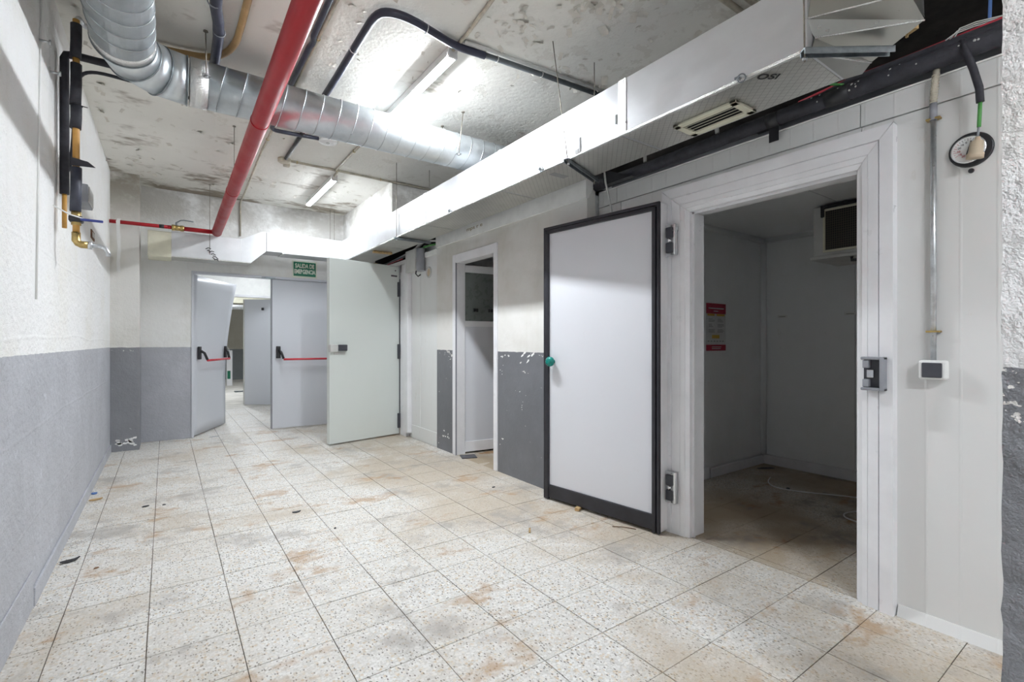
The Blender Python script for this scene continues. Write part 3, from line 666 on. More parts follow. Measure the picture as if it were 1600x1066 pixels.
# ------------------------------------------------------------------ spiral duct
DX, DY, DZ, DR, BR = -0.183, 3.60, 2.81, 0.139, 0.29
t = thing('spiral_duct', (DX, 2.0, DZ - DR), 'round galvanised spiral duct bending under the ceiling', 'duct')
def circ(c, u, w, r, seg=36): return [Vector(c) + u * math.cos(2 * math.pi * k / seg) * r + w * math.sin(2 * math.pi * k / seg) * r for k in range(seg)]
Xv, Yv, Zv = Vector((1, 0, 0)), Vector((0, 1, 0)), Vector((0, 0, 1))
B().rings([circ((DX, -2.38, DZ), Xv, Zv, DR), circ((DX, DY - BR - 0.01, DZ), Xv, Zv, DR)]).obj('straight_run', 'galv', t)
B().rings([circ((DX + BR + 0.09, DY, DZ), Yv, Zv, DR), circ((4.6, DY, DZ), Yv, Zv, DR)]).obj('straight_run', 'galv', t)
cx, cy = DX + BR, DY - BR
def gore(a0, a1):
    rg = []
    for a in (a0, a1):
        rad = Vector((-math.cos(a), math.sin(a), 0)); rg.append(circ(Vector((cx, cy, DZ)) + rad * BR, rad, Zv, DR + 0.002))
    return B().rings(rg).obj('elbow_gore', 'galv', t)
NG = 3
for k in range(NG): gore(math.pi / 2 * k / NG, math.pi / 2 * (k + 1) / NG)
for k in range(0, NG + 1):
    a = math.pi / 2 * k / NG; rad = Vector((-math.cos(a), math.sin(a), 0)); tan = Vector((math.sin(a), math.cos(a), 0))
    B().torus(Vector((cx, cy, DZ)) + rad * BR, tan, DR + 0.003, 0.0055 if 0 < k < NG else 0.004, 36, 6).obj('elbow_rib', 'darksteel', t)
B().rings([circ((DX, DY - BR - 0.075, DZ), Xv, Zv, DR + 0.003), circ((DX, DY - BR - 0.012, DZ), Xv, Zv, DR + 0.004)]).obj('tape_band', 'tape', t)
B().rings([circ((DX + BR + 0.012, DY, DZ), Yv, Zv, DR + 0.004), circ((DX + BR + 0.105, DY, DZ), Yv, Zv, DR + 0.003)]).obj('tape_band', 'tape', t)
first = None
for k in range(26):
    xx = 0.285 + 0.118 * k
    if first is None:
        first = B().torus((0, 0, 0), Xv, DR + 0.001, 0.0035, 32, 5, 0.03, (0, 0, 1)).obj('spiral_seam', 'galv_seam', t, local=True); first.location = Vector((xx, DY, DZ)) - ROOT[t.name]
    elif xx < 2.5: copy_part(first, t, Vector((xx, DY, DZ)) - ROOT[t.name])
first = None
for k in range(14):
    yy = 3.12 - 0.118 * k
    if first is None:
        first = B().torus((0, 0, 0), Yv, DR + 0.001, 0.0032, 32, 5, 0.03, (1, 0, 0)).obj('spiral_seam', 'galv_seam', t, local=True); first.location = Vector((DX, yy, DZ)) - ROOT[t.name]
    else: copy_part(first, t, Vector((DX, yy, DZ)) - ROOT[t.name])
def hanger(pts, label, clamp=None, r=0.0035):
    h = thing('hanger_rod', (pts[-1][0], pts[-1][1], pts[-1][2] - 0.02), label, 'hanger', 'ceiling hanger rods')
    B().tube(pts, r, 6).obj('rod', 'rod', h)
    p0 = Vector(pts[0]); B().lathe(p0 - Zv * 0.006, (0, 0, 1), [(0.014, 0), (0.012, 0.006)], 10).obj('anchor', 'rod', h)
    if clamp: clamp(h, Vector(pts[-1]))
    return h
def nutclamp(h, p):
    B().lathe(p - Zv * 0.012, (0, 0, 1), [(0.011, 0), (0.011, 0.012)], 6).obj('nut', 'steel', h)
    B().box(p.x - 0.022, p.x + 0.022, p.y - 0.010, p.y + 0.026, p.z, p.z + 0.006, 0.001).obj('bracket', 'steel', h)
hanger([(0.195, 3.44, ZC), (0.198, 3.44, 2.80)], 'steel rod holding the spiral duct beside its bend', nutclamp)
hanger([(1.965, 3.44, ZC), (1.925, 3.44, 2.72)], 'thin rod at the near side of the spiral duct by the square duct', nutclamp)
hanger([(1.945, 3.765, ZC), (1.935, 3.765, 2.74)], 'thin rod at the far side of the spiral duct by the square duct', nutclamp)
hanger([(0.482, 4.813, ZC), (0.482, 4.813, 2.585)], 'rusty rod down to the red fire pipe', None, 0.003)

# ------------------------------------------------------------------ square duct run
X0, X1, Z0, Z1 = 1.97, 2.315, 2.30, 2.592
t = thing('square_duct', (2.17, 3.8, Z0), 'long square foil duct hung along the cold rooms', 'duct')
cuts = [0.847, 1.765, 2.92, 4.18, 5.40, 6.77]
for a, b_ in zip(cuts[:-1], cuts[1:]):
    s = B().box(X0, X1, a, b_ - 0.002, Z0 + 0.002, Z1, 0.004).obj('duct_section', 'foil', t)
    B().box(X0 + 0.012, X1 - 0.012, a + 0.01, b_ - 0.012, Z0 - 0.0015, Z0 + 0.003).obj('underside', 'foil_net', s)
    B().box(X0 - 0.002, X0 + 0.012, a, b_ - 0.002, Z0 - 0.001, Z0 + 0.011).obj('edge_tape', 'tape', s)
for yy in (1.765, 4.18): B().box(X0 - 0.003, X0 + 0.01, yy - 0.035, yy + 0.02, Z0, Z1 + 0.002, 0.001).obj('joint_tape', 'tape', t)
for yy in (2.92, 5.40): B().box(X0 - 0.002, X0 + 0.01, yy - 0.012, yy + 0.012, Z0, Z1 + 0.002, 0.001).obj('joint_tape', 'foil', t)
for (yy, zz, w, h) in ((1.80, 2.397, 0.010, 0.05), (1.73, 2.357, 0.010, 0.012), (2.08, 2.352, 0.016, 0.09), (2.105, 2.32, 0.03, 0.03)):
    B().box(X0 - 0.0035, X0 + 0.001, yy - w / 2, yy + w / 2, zz - h / 2, zz + h / 2, 0.001).obj('scuff_patch', 'greyink', t)
# faceted bend at the near end
b = B()
s_ = [Vector(v) for v in ((1.970, 0.985, 2.638), (1.970, 0.931, 2.554), (1.970, 0.859, 2.426), (2.024, 0.842, 2.367), (2.000, 0.847, 2.300), (2.310, 0.847, 2.300))]
e_ = [Vector(v) for v in ((2.098, 0.492, 2.835), (2.098, 0.571, 2.638), (2.113, 0.576, 2.421), (2.241, 0.566, 2.370), (2.256, 0.734, 2.300), (2.325, 0.788, 2.300))]
for i in range(5): b.face([s_[i], s_[i + 1], e_[i + 1], e_[i]])
back = [Vector((2.310, 0.847, 2.591)), Vector((2.384, 0.611, 2.776))]
b.face([s_[5], back[0], back[1], e_[5]]); b.face([s_[0], e_[0], back[1], back[0]])
b.face([e_[0], e_[1], e_[2], e_[3], e_[4], e_[5], back[1]])
o = b.obj('bend', 'foil_bend', t); o['label'] = 'faceted foil bend at the near end'
for i in (1, 2, 3, 4):
    B().tube([s_[i] - Zv * 0.001, e_[i] - Zv * 0.001], 0.0035, 6).obj('bend_tape', 'tape', t)
put_text('print', 'OSI', 0.055, 'ink', t, (2.025, 1.02, Z0 - 0.004), (0.80, -0.60, 0), (-0.60, -0.80, 0), 0.085, 0.001)
B().box(2.045, 2.17, 2.40, 2.45, Z0 - 0.003, Z0 - 0.001).obj('print_patch', 'greyink', t)
# supply grille in the underside
g = thing('grille', (2.18, 1.365, Z0 - 0.02), 'cream slotted air grille under the square duct', 'grille')
ga, gb, gc, gd = 2.093, 2.270, 1.197, 1.532
B().box(ga, gb, gc, gc + 0.035, Z0 - 0.016, Z0 - 0.002, 0.003).box(ga, gb, gd - 0.035, gd, Z0 - 0.016, Z0 - 0.002, 0.003).box(ga, ga + 0.035, gc, gd, Z0 - 0.016, Z0 - 0.002, 0.003).box(gb - 0.035, gb, gc, gd, Z0 - 0.016, Z0 - 0.002, 0.003).obj('frame', 'cream', g)
B().box(ga + 0.03, gb - 0.03, gc + 0.03, gd - 0.03, Z0 - 0.005, Z0 - 0.002).obj('throat', 'dark', g)
for k in range(4):
    xx = ga + 0.049 + 0.027 * k
    B().box(xx - 0.007, xx + 0.007, gc + 0.033, gd - 0.033, Z0 - 0.013, Z0 - 0.011, 0, Matrix.Rotation(-0.5, 3, 'Y')).obj('louvre', 'cream', g)
def ducthang(y, ytop, x2, y2, lab, ztop=ZC):
    h = thing('duct_hanger', (2.17, y, Z0 - 0.03), lab, 'hanger', 'channel hangers under the square duct')
    a = B(); dv = Vector((x2 - (X0 - 0.03), y2 - y, 0)); L_ = dv.length
    rot = Matrix.Rotation(math.atan2(dv.y, dv.x), 3, 'Z'); c0 = Vector((X0 - 0.03, y, Z0 - 0.006))
    a.box(c0.x, c0.x + L_, c0.y - 0.016, c0.y + 0.016, Z0 - 0.009, Z0 - 0.0045, 0, rot, c0).box(c0.x, c0.x + L_, c0.y - 0.016, c0.y - 0.0125, Z0 - 0.028, Z0 - 0.005, 0, rot, c0).box(c0.x, c0.x + L_, c0.y + 0.0125, c0.y + 0.016, Z0 - 0.028, Z0 - 0.005, 0, rot, c0)
    a.obj('channel', 'darksteel', h)
    B().tube([(X0 - 0.012, ytop, ztop), (X0 - 0.012, y, Z0 - 0.045)], 0.0032, 6).obj('rod', 'rod', h)
    if ztop == ZC: B().tube([(x2 - 0.012, y2, ZC), (x2 - 0.012, y2, Z0 - 0.04)], 0.0032, 6).obj('rod', 'rod', h)
    B().lathe((X0 - 0.012, y, Z0 - 0.04), (0, 0, 1), [(0.009, 0), (0.009, 0.010)], 6).obj('nut', 'steel', h)
    return h
ducthang(2.167, 2.31, 2.345, 2.325, 'grey channel hanger with slanting rod under the square duct beside the store wall end')
ducthang(4.82, 4.82, 2.345, 4.82, 'channel hanger under the square duct near the store doorway')
ducthang(0.849, 0.857, 2.20, 0.65, 'grey channel hanger under the faceted bend of the square duct', 2.75)
for (yy, zz, nm) in ((2.43, 2.323, 'small bent wire clip on the square duct edge above the store wall'), (3.66, 2.323, 'small bent wire clip on the square duct edge above the store doorway'), (1.098, 2.318, 'bent wire ring on the square duct edge beside the printed letters')):
    c = thing('wire_clip', (X0 - 0.006, yy, zz - 0.02), nm, 'clip')
    B().torus((X0 - 0.008, yy, zz - 0.012), (0.9, 0.2, 0.3), 0.016, 0.003, 14, 5).obj('loop', 'darksteel', c)
    B().box(X0 - 0.012, X0 - 0.001, yy + 0.010, yy + 0.03, zz - 0.008, zz + 0.002, 0.001).obj('tab', 'darksteel', c)

# ------------------------------------------------------------------ cross duct before the end wall
t = thing('cross_duct', (0.9, 6.92, 2.17), 'white foil cross duct over the exit doors with cream end box', 'duct')
yf, yk = 6.77, 7.08
B().box(0.05, 0.76, yf, yk, 2.185, 2.47, 0.004).obj('low_section', 'foil', t)
q = [(0.76, 2.185), (0.86, 2.185), (1.03, 2.345), (1.03, 2.585), (0.985, 2.585), (0.76, 2.47)]
b = B(); f0 = [b.bm.verts.new((x, yf, z)) for x, z in q]; f1 = [b.bm.verts.new((x, yk, z)) for x, z in q]
b.bm.faces.new(f0); b.bm.faces.new(list(reversed(f1)))
for i in range(6): b.bm.faces.new((f0[i], f0[(i + 1) % 6], f1[(i + 1) % 6], f1[i]))
b.obj('offset_section', 'foil', t)
B().box(1.032, 1.22, yf, yk, 2.345, 2.585, 0.004).obj('high_section', 'foil', t)
B().box(1.223, 2.315, yf, yk, 2.335, 2.59, 0.004).obj('high_section', 'foil', t)
B().box(-0.165, 0.052, yf - 0.015, yk + 0.01, 2.165, 2.455, 0.006).obj('end_box', 'cream', t)
B().box(0.05, 0.86, yf + 0.005, yk - 0.005, 2.178, 2.186).obj('underside', 'foil_net', t)
B().box(1.215, 1.232, yf - 0.002, yk + 0.002, 2.333, 2.592, 0.001).obj('joint_tape', 'tape', t)
hanger([(0.425, 6.762, ZC), (0.425, 6.762, 2.24)], 'rod with black tie at the front of the cross duct beside the red elbow', None, 0.003)
hanger([(1.90, 7.11, ZC), (1.90, 7.11, 2.45)], 'left of two thin rods behind the cross duct near the downstand', None, 0.003)
hanger([(1.955, 7.11, ZC), (1.955, 7.11, 2.45)], 'right of two thin rods behind the cross duct near the downstand', None, 0.003)
b = B()
for i in range(7):
    a = Vector((0.40 + 0.012 * i + random.uniform(-.02, .02), 6.755 + random.uniform(-.006, .002), 2.30 - 0.019 * i)); bb = a + Vector((random.uniform(.02, .06), 0.0, random.uniform(-.035, .03)))
    b.tube([a, (a + bb) / 2 + Vector((0, -.004, .012)), bb], 0.0045, 5)
b.obj('black_tie', 'ink', None, label='knotted black wire tie on the cross duct rod', category='wire')

# ------------------------------------------------------------------ red fire pipe with thin branch
t = thing('fire_pipe', (0.49, 4.5, 2.45), 'thick red fire pipe with thin branch and brass valve', 'pipe')
P0, P1 = Vector((0.4544, -2.39, 2.7066)), Vector((0.492, 6.71, 2.505))
dirp = (P1 - P0).normalized()
B().tube([P0, P1], 0.052, 24).obj('main_pipe', 'red', t)
for yy in (3.38, 4.95):
    c = P0 + (P1 - P0) * ((yy + 2.39) / 9.10); B().tube([c - dirp * 0.008, c + dirp * 0.008], 0.0545, 24).obj('weld_ring', 'red', t)
B().lathe(P1 - dirp * 0.01, dirp, [(0.052, 0), (0.054, 0.012), (0.045, 0.04), (0.02, 0.055)], 24).obj('end_cap', 'red', t)
B().tube([(0.49, 6.71, 2.50), (0.17, 6.71, 2.50)], 0.025, 14).obj('branch_pipe', 'red', t)
B().tube([(0.055, 6.71, 2.50), (-0.490, 6.71, 2.495)], 0.020, 14).obj('branch_pipe', 'red', t)
B().tube([(-0.06, 6.71, 2.50), (-0.015, 6.71, 2.50)], 0.0215, 12).obj('black_band', 'black', t)
v = B().tube([(0.055, 6.71, 2.50), (0.085, 6.71, 2.50)], 0.034, 6).tube([(0.085, 6.71, 2.50), (0.135, 6.71, 2.50)], 0.030, 14).tube([(0.135, 6.71, 2.50), (0.17, 6.71, 2.50)], 0.034, 6).obj('valve', 'brass', t)
B().tube([(0.10, 6.71, 2.52), (0.10, 6.71, 2.565)], 0.010, 8).tube([(0.10, 6.71, 2.56), (0.14, 6.705, 2.59), (0.17, 6.70, 2.595), (0.26, 6.68, 2.585)], 0.007, 6).obj('valve_lever', 'darksteel', v)
B().tube([(0.05, 6.71, 2.50), (0.02, 6.71, 2.50)], 0.022, 10).obj('joint', 'red', t)
b = B()
pth = [(-0.405, 2.525), (-0.418, 2.50), (-0.412, 2.36), (-0.405, 2.2), (-0.415, 2.06), (-0.408, 1.955)]
for (x, z), (x2, z2) in zip(pth[:-1], pth[1:]): b.hexa([(x - .016, 6.675, z), (x + .016, 6.672, z), (x + .016, 6.676, z), (x - .016, 6.679, z), (x2 - .013, 6.675, z2), (x2 + .013, 6.672, z2), (x2 + .013, 6.676, z2), (x2 - .013, 6.679, z2)])
b.torus((-0.405, 6.71, 2.499), (1, 0, 0), 0.026, 0.006, 18, 5)
b.obj('hanging_strip', 'white', None, label='white strip hanging from the thin red branch pipe', category='strip')

# ------------------------------------------------------------------ pipes and conduits on the ceiling
def pipe(name, label, pts, r, mat, cat='pipe', clips=(), group=None, smooth=0, clipmat='steel', seg=10):
    P = [Vector(p) for p in pts]
    for _ in range(smooth):
        Q = [P[0]]
        for a, b_ in zip(P[:-1], P[1:]): Q += [a.lerp(b_, 0.25), a.lerp(b_, 0.75)]
        P = Q + [P[-1]]
    if not clips:
        o = B().tube(P, r, seg).obj(name, mat, None, label=label, category=cat)
        if group: o['group'] = group
        return o
    zb = min(p.z for p in P) - r
    t = thing(name, ((P[0].x + P[-1].x) / 2, (P[0].y + P[-1].y) / 2, zb), label, cat, group)
    B().tube(P, r, seg).obj('run', mat, t)
    for c, dv in clips: B().torus(c, dv, r + 0.001, 0.0035, 14, 5).obj('clip', clipmat, t)
    return t
za = 3.032
pipe('insulated_pipe', 'navy insulated pipe turning across the ceiling to the square duct', [(0.965, 4.35, za), (0.962, 3.6, za), (0.955, 2.85, za), (0.955, 2.64, za), (1.02, 2.58, za), (1.15, 2.575, za), (1.33, 2.62, za), (1.47, 2.648, za), (1.60, 2.634, za), (1.66, 2.628, za)], 0.023, 'navy', smooth=2, clips=(((0.957, 3.05, za), Yv), ((1.24, 2.60, za), Xv)), clipmat='white')
pipe('steel_conduit', 'pale grey conduit strapped beside the slate conduit on the ceiling', [(1.50, 2.605, 3.052), (1.62, 2.592, 3.052), (2.66, 2.522, 3.052)], 0.011, 'lightplastic', 'conduit')
pipe('slate_conduit', 'slate grey conduit continuing from the navy pipe to the square duct', [(1.64, 2.63, za + 0.004), (2.15, 2.595, za + 0.008), (2.67, 2.56, za + 0.008)], 0.017, 'slate', clips=(((1.75, 2.621, za + 0.004), Xv), ((2.10, 2.597, za + 0.007), Xv)), clipmat='lightplastic')
pipe('black_conduit', 'black cable conduit beside the red fire pipe on the ceiling', [(0.715, 1.2, 3.045), (0.718, 3.05, 3.045), (0.742, 3.14, 3.045), (0.728, 3.22, 3.045), (0.73, 4.56, 3.035), (0.76, 4.60, 3.03), (0.82, 4.60, 3.03), (1.13, 4.61, 3.05)], 0.017, 'navy', 'conduit', smooth=1)
pipe('pale_conduit', 'cream conduit running beside the red fire pipe to the end wall', [(0.757, 1.2, 3.052), (0.757, 5.2, 3.052), (0.775, 6.0, 3.052), (0.80, 7.0, 3.052), (0.80, 7.28, 3.045), (0.80, 7.285, 2.60)], 0.010, 'dirtycond', 'conduit', clips=(((0.757, 3.1, 3.052), Yv), ((0.757, 4.9, 3.052), Yv)), clipmat='brass')
pipe('orange_pipe', 'orange pipe curving over the spiral duct at the bend', [(0.36, 1.5, 3.035), (0.36, 3.25, 3.035), (0.34, 3.50, 3.035), (0.25, 3.68, 3.035), (0.05, 3.735, 3.035), (-0.29, 3.75, 3.02)], 0.020, 'tan', smooth=2)
pipe('black_pipe', 'short black insulated pipe behind the spiral duct bend', [(0.20, 1.6, 2.985), (0.205, 2.95, 2.985), (0.25, 3.22, 2.985), (0.255, 3.60, 2.985), (0.25, 3.95, 2.98)], 0.029, 'navy', clips=(((0.25, 3.25, 2.985), Yv), ((0.206, 2.98, 2.985), Yv)), clipmat='greyplastic', smooth=1)
pipe('lamp_conduit', 'cream conduit feeding the lamp above the spiral duct', [(1.435, 1.2, 3.055), (1.44, 2.2, 3.055), (1.478, 2.55, 3.055), (1.482, 2.74, 3.05)], 0.011, 'dirtycond', 'conduit')
pipe('cross_conduit', 'cream conduit crossing the ceiling to the downstand', [(0.985, 5.36, 3.053), (1.6, 5.365, 3.053), (2.75, 5.385, 3.053)], 0.012, 'dirtycond', 'conduit', clips=(((1.10, 5.36, 3.053), Xv), ((1.50, 5.362, 3.053), Xv), ((1.99, 5.37, 3.053), Xv)), clipmat='brass')
pipe('branch_conduit', 'cream conduit branching from the cross conduit toward the spiral duct', [(1.49, 5.36, 3.052), (1.487, 3.96, 3.052)], 0.011, 'dirtycond', 'conduit', clips=(((1.487, 4.72, 3.052), Yv),), clipmat='brass')
pipe('lamp_conduit', 'short conduit from the cross conduit to the lamp near the end wall', [(1.515, 5.37, 3.052), (1.53, 5.57, 3.052)], 0.011, 'dirtycond', 'conduit')
pipe('black_stub', 'short black trunking into the round ceiling junction box', [(0.985, 5.30, 3.05), (0.985, 4.45, 3.05)], 0.017, 'black', 'conduit')
for k, x in enumerate((1.465, 1.385)):
    pipe('grey_conduit', ('left', 'right')[k] + ' of two painted conduits crossing the ceiling above the square duct', [(1.9, x + 0.005, 3.045), (2.77, x, 3.045)], 0.017, 'dirtycond', 'conduit', group='painted conduits above the square duct')
t = thing('junction_box', (0.99, 5.40, 3.01), 'round cream junction box on the ceiling', 'junction box')
B().lathe((0.985, 5.38, ZC), (0, 0, -1), [(0.062, 0), (0.062, 0.03), (0.05, 0.04), (0.02, 0.042)], 20).obj('body', 'dirtycond', t)
B().box(0.99, 1.05, 5.42, 5.48, 3.02, 3.05, 0.006).obj('knockout', 'dirtycond', t)
t = thing('smoke_detector', (1.225, 4.69, 3.03), 'round white detector plate on the ceiling beside the spiral duct', 'detector')
B().lathe((1.225, 4.66, ZC), (0, 0, -1), [(0.088, 0), (0.088, 0.008), (0.078, 0.018), (0.05, 0.022)], 28).obj('base', 'white', t)
B().lathe((1.225, 4.66, ZC - 0.022), (0, 0, -1), [(0.016, 0), (0.012, 0.008)], 14).obj('lens', 'lightplastic', t)

# ------------------------------------------------------------------ left wall pipes
t = thing('riser_pipe', (-0.43, 3.6, 1.70), 'orange riser pipe in torn black foam with blue lever valve on the left wall', 'pipe')
xr, yr = -0.405, 3.60
B().tube([(xr, yr, 1.78), (xr, yr, 2.99)], 0.016, 14).obj('pipe_run', 'orange', t)
for z0, z1, m in ((1.925, 2.17, 'foam_blue'), (2.385, 2.515, 'foam'), (2.52, 2.745, 'foam'), (2.775, 2.965, 'foam')):
    B().tube([(xr - 0.003, yr - 0.002, z0), (xr, yr, (z0 + z1) / 2), (xr, yr, z1)], 0.025, 16).obj('foam_sleeve', m, t)
b = B(); b.hexa([(xr - 0.02, yr - 0.03, 2.17), (xr + 0.08, yr - 0.035, 2.175), (xr + 0.085, yr - 0.02, 2.18), (xr, yr - 0.01, 2.18), (xr - 0.02, yr - 0.03, 2.215), (xr + 0.05, yr - 0.03, 2.205), (xr + 0.055, yr - 0.02, 2.205), (xr, yr - 0.01, 2.22)]); b.obj('torn_foam', 'foam', t)
B().torus((xr, yr, 2.515), Zv, 0.026, 0.003, 16, 5).obj('cable_tie', 'black', t)
B().tube([(xr + 0.02, yr - 0.01, 2.515), (xr + 0.05, yr - 0.02, 2.508)], 0.0025, 5).obj('tie_tail', 'black', t)
B().tube([(xr, yr, 2.985), (xr + 0.01, yr + 0.02, 3.01), (xr + 0.02, yr + 0.10, 3.022), (-0.30, 3.755, 3.022)], 0.015, 10).obj('top_elbow', 'steel', t)
v = B().tube([(xr, yr, 1.85), (xr, yr, 1.93)], 0.022, 8).obj('valve_body', 'brass', t)
B().box(xr - 0.03, xr + 0.03, yr - 0.03, yr + 0.03, 1.865, 1.90, 0.008).obj('valve_wrap', 'black', v)
B().box(xr + 0.02, xr + 0.118, yr - 0.036, yr - 0.026, 1.872, 1.886, 0.004).obj('lever_sleeve', 'bluehandle', v)
B().tube([(xr, yr, 1.81), (xr, yr, 1.765), (xr + 0.008, yr, 1.752), (xr + 0.022, yr, 1.745), (xr + 0.05, yr, 1.745)], 0.020, 10).obj('brass_elbow', 'brass', t)
B().tube([(xr + 0.05, yr, 1.745), (xr + 0.068, yr, 1.744)], 0.022, 6).tube([(xr + 0.065, yr, 1.744), (xr + 0.10, yr, 1.745), (xr + 0.125, yr, 1.735), (xr + 0.138, yr, 1.71), (xr + 0.138, yr, 1.69)], 0.011, 8).obj('outlet_hose', 'steel', t)
t = thing('foam_pipe', (-0.46, 3.68, 1.95), 'straight black foam pipe behind the orange riser on the left wall', 'pipe')
B().tube([(-0.462, 3.67, 2.03), (-0.462, 3.67, 2.79), (-0.455, 3.675, 2.815), (-0.42, 3.68, 2.825), (-0.25, 3.69, 2.83)], 0.021, 12).obj('foam_sleeve', 'foam', t)
B().tube([(-0.26, 3.69, 2.83), (-0.13, 3.70, 2.832)], 0.012, 10).obj('bare_end', 'tan', t)
B().tube([(-0.462, 3.67, 2.03), (-0.462, 3.67, 1.84)], 0.011, 10).obj('bare_end', 'orange', t)
pipe('black_cable', 'black cable looping off the left wall behind the spiral duct', [(-0.492, 3.83, 2.15), (-0.45, 3.83, 2.25), (-0.43, 3.83, 2.68), (-0.42, 3.83, 2.78), (-0.36, 3.83, 2.825), (-0.22, 3.83, 2.825), (0.3, 3.84, 2.80)], 0.010, 'foam', 'cable', smooth=2)
pipe('wall_conduit', 'thin painted conduit climbing the left wall beside the riser', [(-0.490, 3.12, 1.4), (-0.490, 3.20, 2.4), (-0.490, 3.24, 3.05)], 0.004, 'cover_strip', 'conduit')
for (yy, zz, l) in ((3.21, 2.65, 'upper dark bolt stub on the left wall beside the riser'), (3.48, 2.62, 'steel pipe bracket screw on the left wall beside the riser')):
    t = thing('wall_bolt', (-0.47, yy, zz - 0.015), l, 'bolt')
    B().tube([(XL, yy, zz), (XL + 0.035, yy, zz)], 0.006, 8).obj('shank', 'steel', t); B().lathe((XL + 0.035, yy, zz), (1, 0, 0), [(0.013, 0), (0.013, 0.008)], 6).obj('head', 'steel', t)
t = thing('valve_tag', (-0.48, 3.40, 1.87), 'thin white tie crossing the riser valve on the left wall', 'tie')
B().tube([(-0.485, 3.50, 1.925), (-0.43, 3.565, 1.90), (-0.37, 3.572, 1.885)], 0.004, 6).obj('strap', 'white', t)
t = thing('outlet_box', (-0.46, 4.55, 2.15), 'grey conduit box on the left wall beside the riser', 'box')
B().box(XL, -0.43, 4.36, 4.62, 2.15, 2.275, 0.006).obj('body', 'greyplastic', t); B().box(-0.432, -0.424, 4.38, 4.60, 2.16, 2.265, 0.004).obj('lid', 'lightplastic', t)
t = thing('recessed_socket', (-0.49, 5.25, 2.05), 'small rust red recessed box on the left wall', 'box')
B().box(XL, XL + 0.008, 5.16, 5.36, 2.045, 2.115, 0.002).obj('frame', 'rust', t); B().box(XL + 0.004, XL + 0.012, 5.20, 5.32, 2.062, 2.10, 0.002).obj('insert', 'lightplastic', t)

# ------------------------------------------------------------------ emergency exit sign
t = thing('exit_sign', (1.60, YB - 0.01, 2.12), 'green emergency exit sign above the exit doors', 'sign')
B().box(1.435, 1.765, YB - 0.008, YB - 0.001, 2.112, 2.345, 0.002).obj('border', 'signwhite', t)
B().box(1.452, 1.748, YB - 0.010, YB - 0.007, 2.130, 2.328).obj('field', 'signgreen', t)
put_text('lettering', 'SALIDA DE', 0.082, 'signwhite', t, (1.60, YB - 0.0108, 2.272), (1, 0, 0), (0, 0, 1), 0.255, 0.003)
put_text('lettering', 'EMERGENCIA', 0.082, 'signwhite', t, (1.60, YB - 0.0108, 2.192), (1, 0, 0), (0, 0, 1), 0.278, 0.003)
B().box(1.06, 1.20, YB - 0.006, YB, 2.40, 2.42, 0.002).obj('mark_plate', 'lightplastic', None, label='small scuffed plate above the exit doorway', category='plate')

# ------------------------------------------------------------------ control box and wires at the far cold room
t = thing('control_box', (2.46, 5.48, 2.03), 'grey control box with domed cover above the pale green door', 'control box')
B().box(2.425, XS - 0.001, 5.40, 5.69, 2.06, 2.325, 0.008).obj('body', 'lightplastic', t)
B().rings([[Vector((2.47 + math.cos(a) * 0.05, 5.275 + math.sin(a) * 0.06 + 0.06, z)) for a in [2 * math.pi * k / 16 for k in range(16)]] for z in (2.05, 2.06, 2.30, 2.315)]).obj('dome_cover', 'greyplastic', t)
B().tube([(2.45, 5.42, 2.06), (2.44, 5.41, 2.02), (2.46, 5.39, 1.99), (2.48, 5.36, 2.01)], 0.008, 6).obj('cable_end', 'black', t)
t = thing('wall_vent', (XS, 5.21, 1.97), 'round capped hole in the panel beside the control box', 'vent')
B().torus((XS - 0.002, 5.20, 2.02), Xv, 0.055, 0.012, 24, 6).obj('rim', 'lightplastic', t)
B().lathe((XS - 0.004, 5.20, 2.02), (1, 0, 0), [(0.05, 0), (0.05, 0.003)], 20).obj('plug', 'beige', t)
t = thing('cable_loom', (2.52, 5.7, 2.27), 'loom of black, grey and white cables rising behind the control box', 'cables')
for k in range(5):
    o = 0.035 * k; P = [Vector(p) for p in [(2.47 + 0.01 * k, 6.6 - o, 2.275 + 0.004 * k), (2.48, 5.75 - o, 2.29 + 0.01 * k), (2.50, 5.55 - o, 2.36), (2.52, 5.40 - o, 2.45), (2.60, 5.2 - o, 2.55)]]
    for _ in range(2):
        Q = [P[0]]
        for a, b_ in zip(P[:-1], P[1:]): Q += [a.lerp(b_, 0.25), a.lerp(b_, 0.75)]
        P = Q + [P[-1]]
    B().tube(P, 0.011, 8).obj('cable', ('black', 'greyplastic', 'white', 'black', 'lightplastic')[k], t)
pipe('white_cable', 'white cable loop over the control box', [(2.47, 5.50, 2.32), (2.47, 5.40, 2.37), (2.48, 5.20, 2.385), (2.56, 5.05, 2.37)], 0.012, 'white', 'cable', smooth=2)
pipe('green_cable', 'green cable lying on the far cold room top by the store wall', [(2.46, 5.45, 2.30), (2.50, 5.25, 2.335), (2.55, 5.05, 2.335)], 0.010, 'wire_green', 'cable', smooth=2)
pipe('red_cable', 'short red cable on the far cold room top', [(2.55, 6.9, 2.285), (2.5, 6.3, 2.29), (2.49, 5.95, 2.285)], 0.014, 'wire_red', 'cable', smooth=1)
t = thing('yellow_tag', (2.36, 6.6, 2.27), 'yellow plastic connector under the square duct end', 'connector')
B().box(2.34, 2.40, 6.58, 6.64, 2.262, 2.30, 0.01).box(2.31, 2.43, 6.60, 6.62, 2.275, 2.285, 0.003).obj('body', 'orange', t)
B().box(2.02, 2.25, 5.67, 5.72, Z0 - 0.028, Z0 - 0.004, 0.003).obj('wood_batten', 'wood', None, label='wooden batten under the far end of the square duct', category='batten')
put_text('scrawl', 'mps r e', 0.05, 'brownink', bpy.data.objects['trim_4'], (XS - 0.0175, 4.15, 2.345), (0, -1, 0.0), (0, 0, 1), 0.30, 0.0)

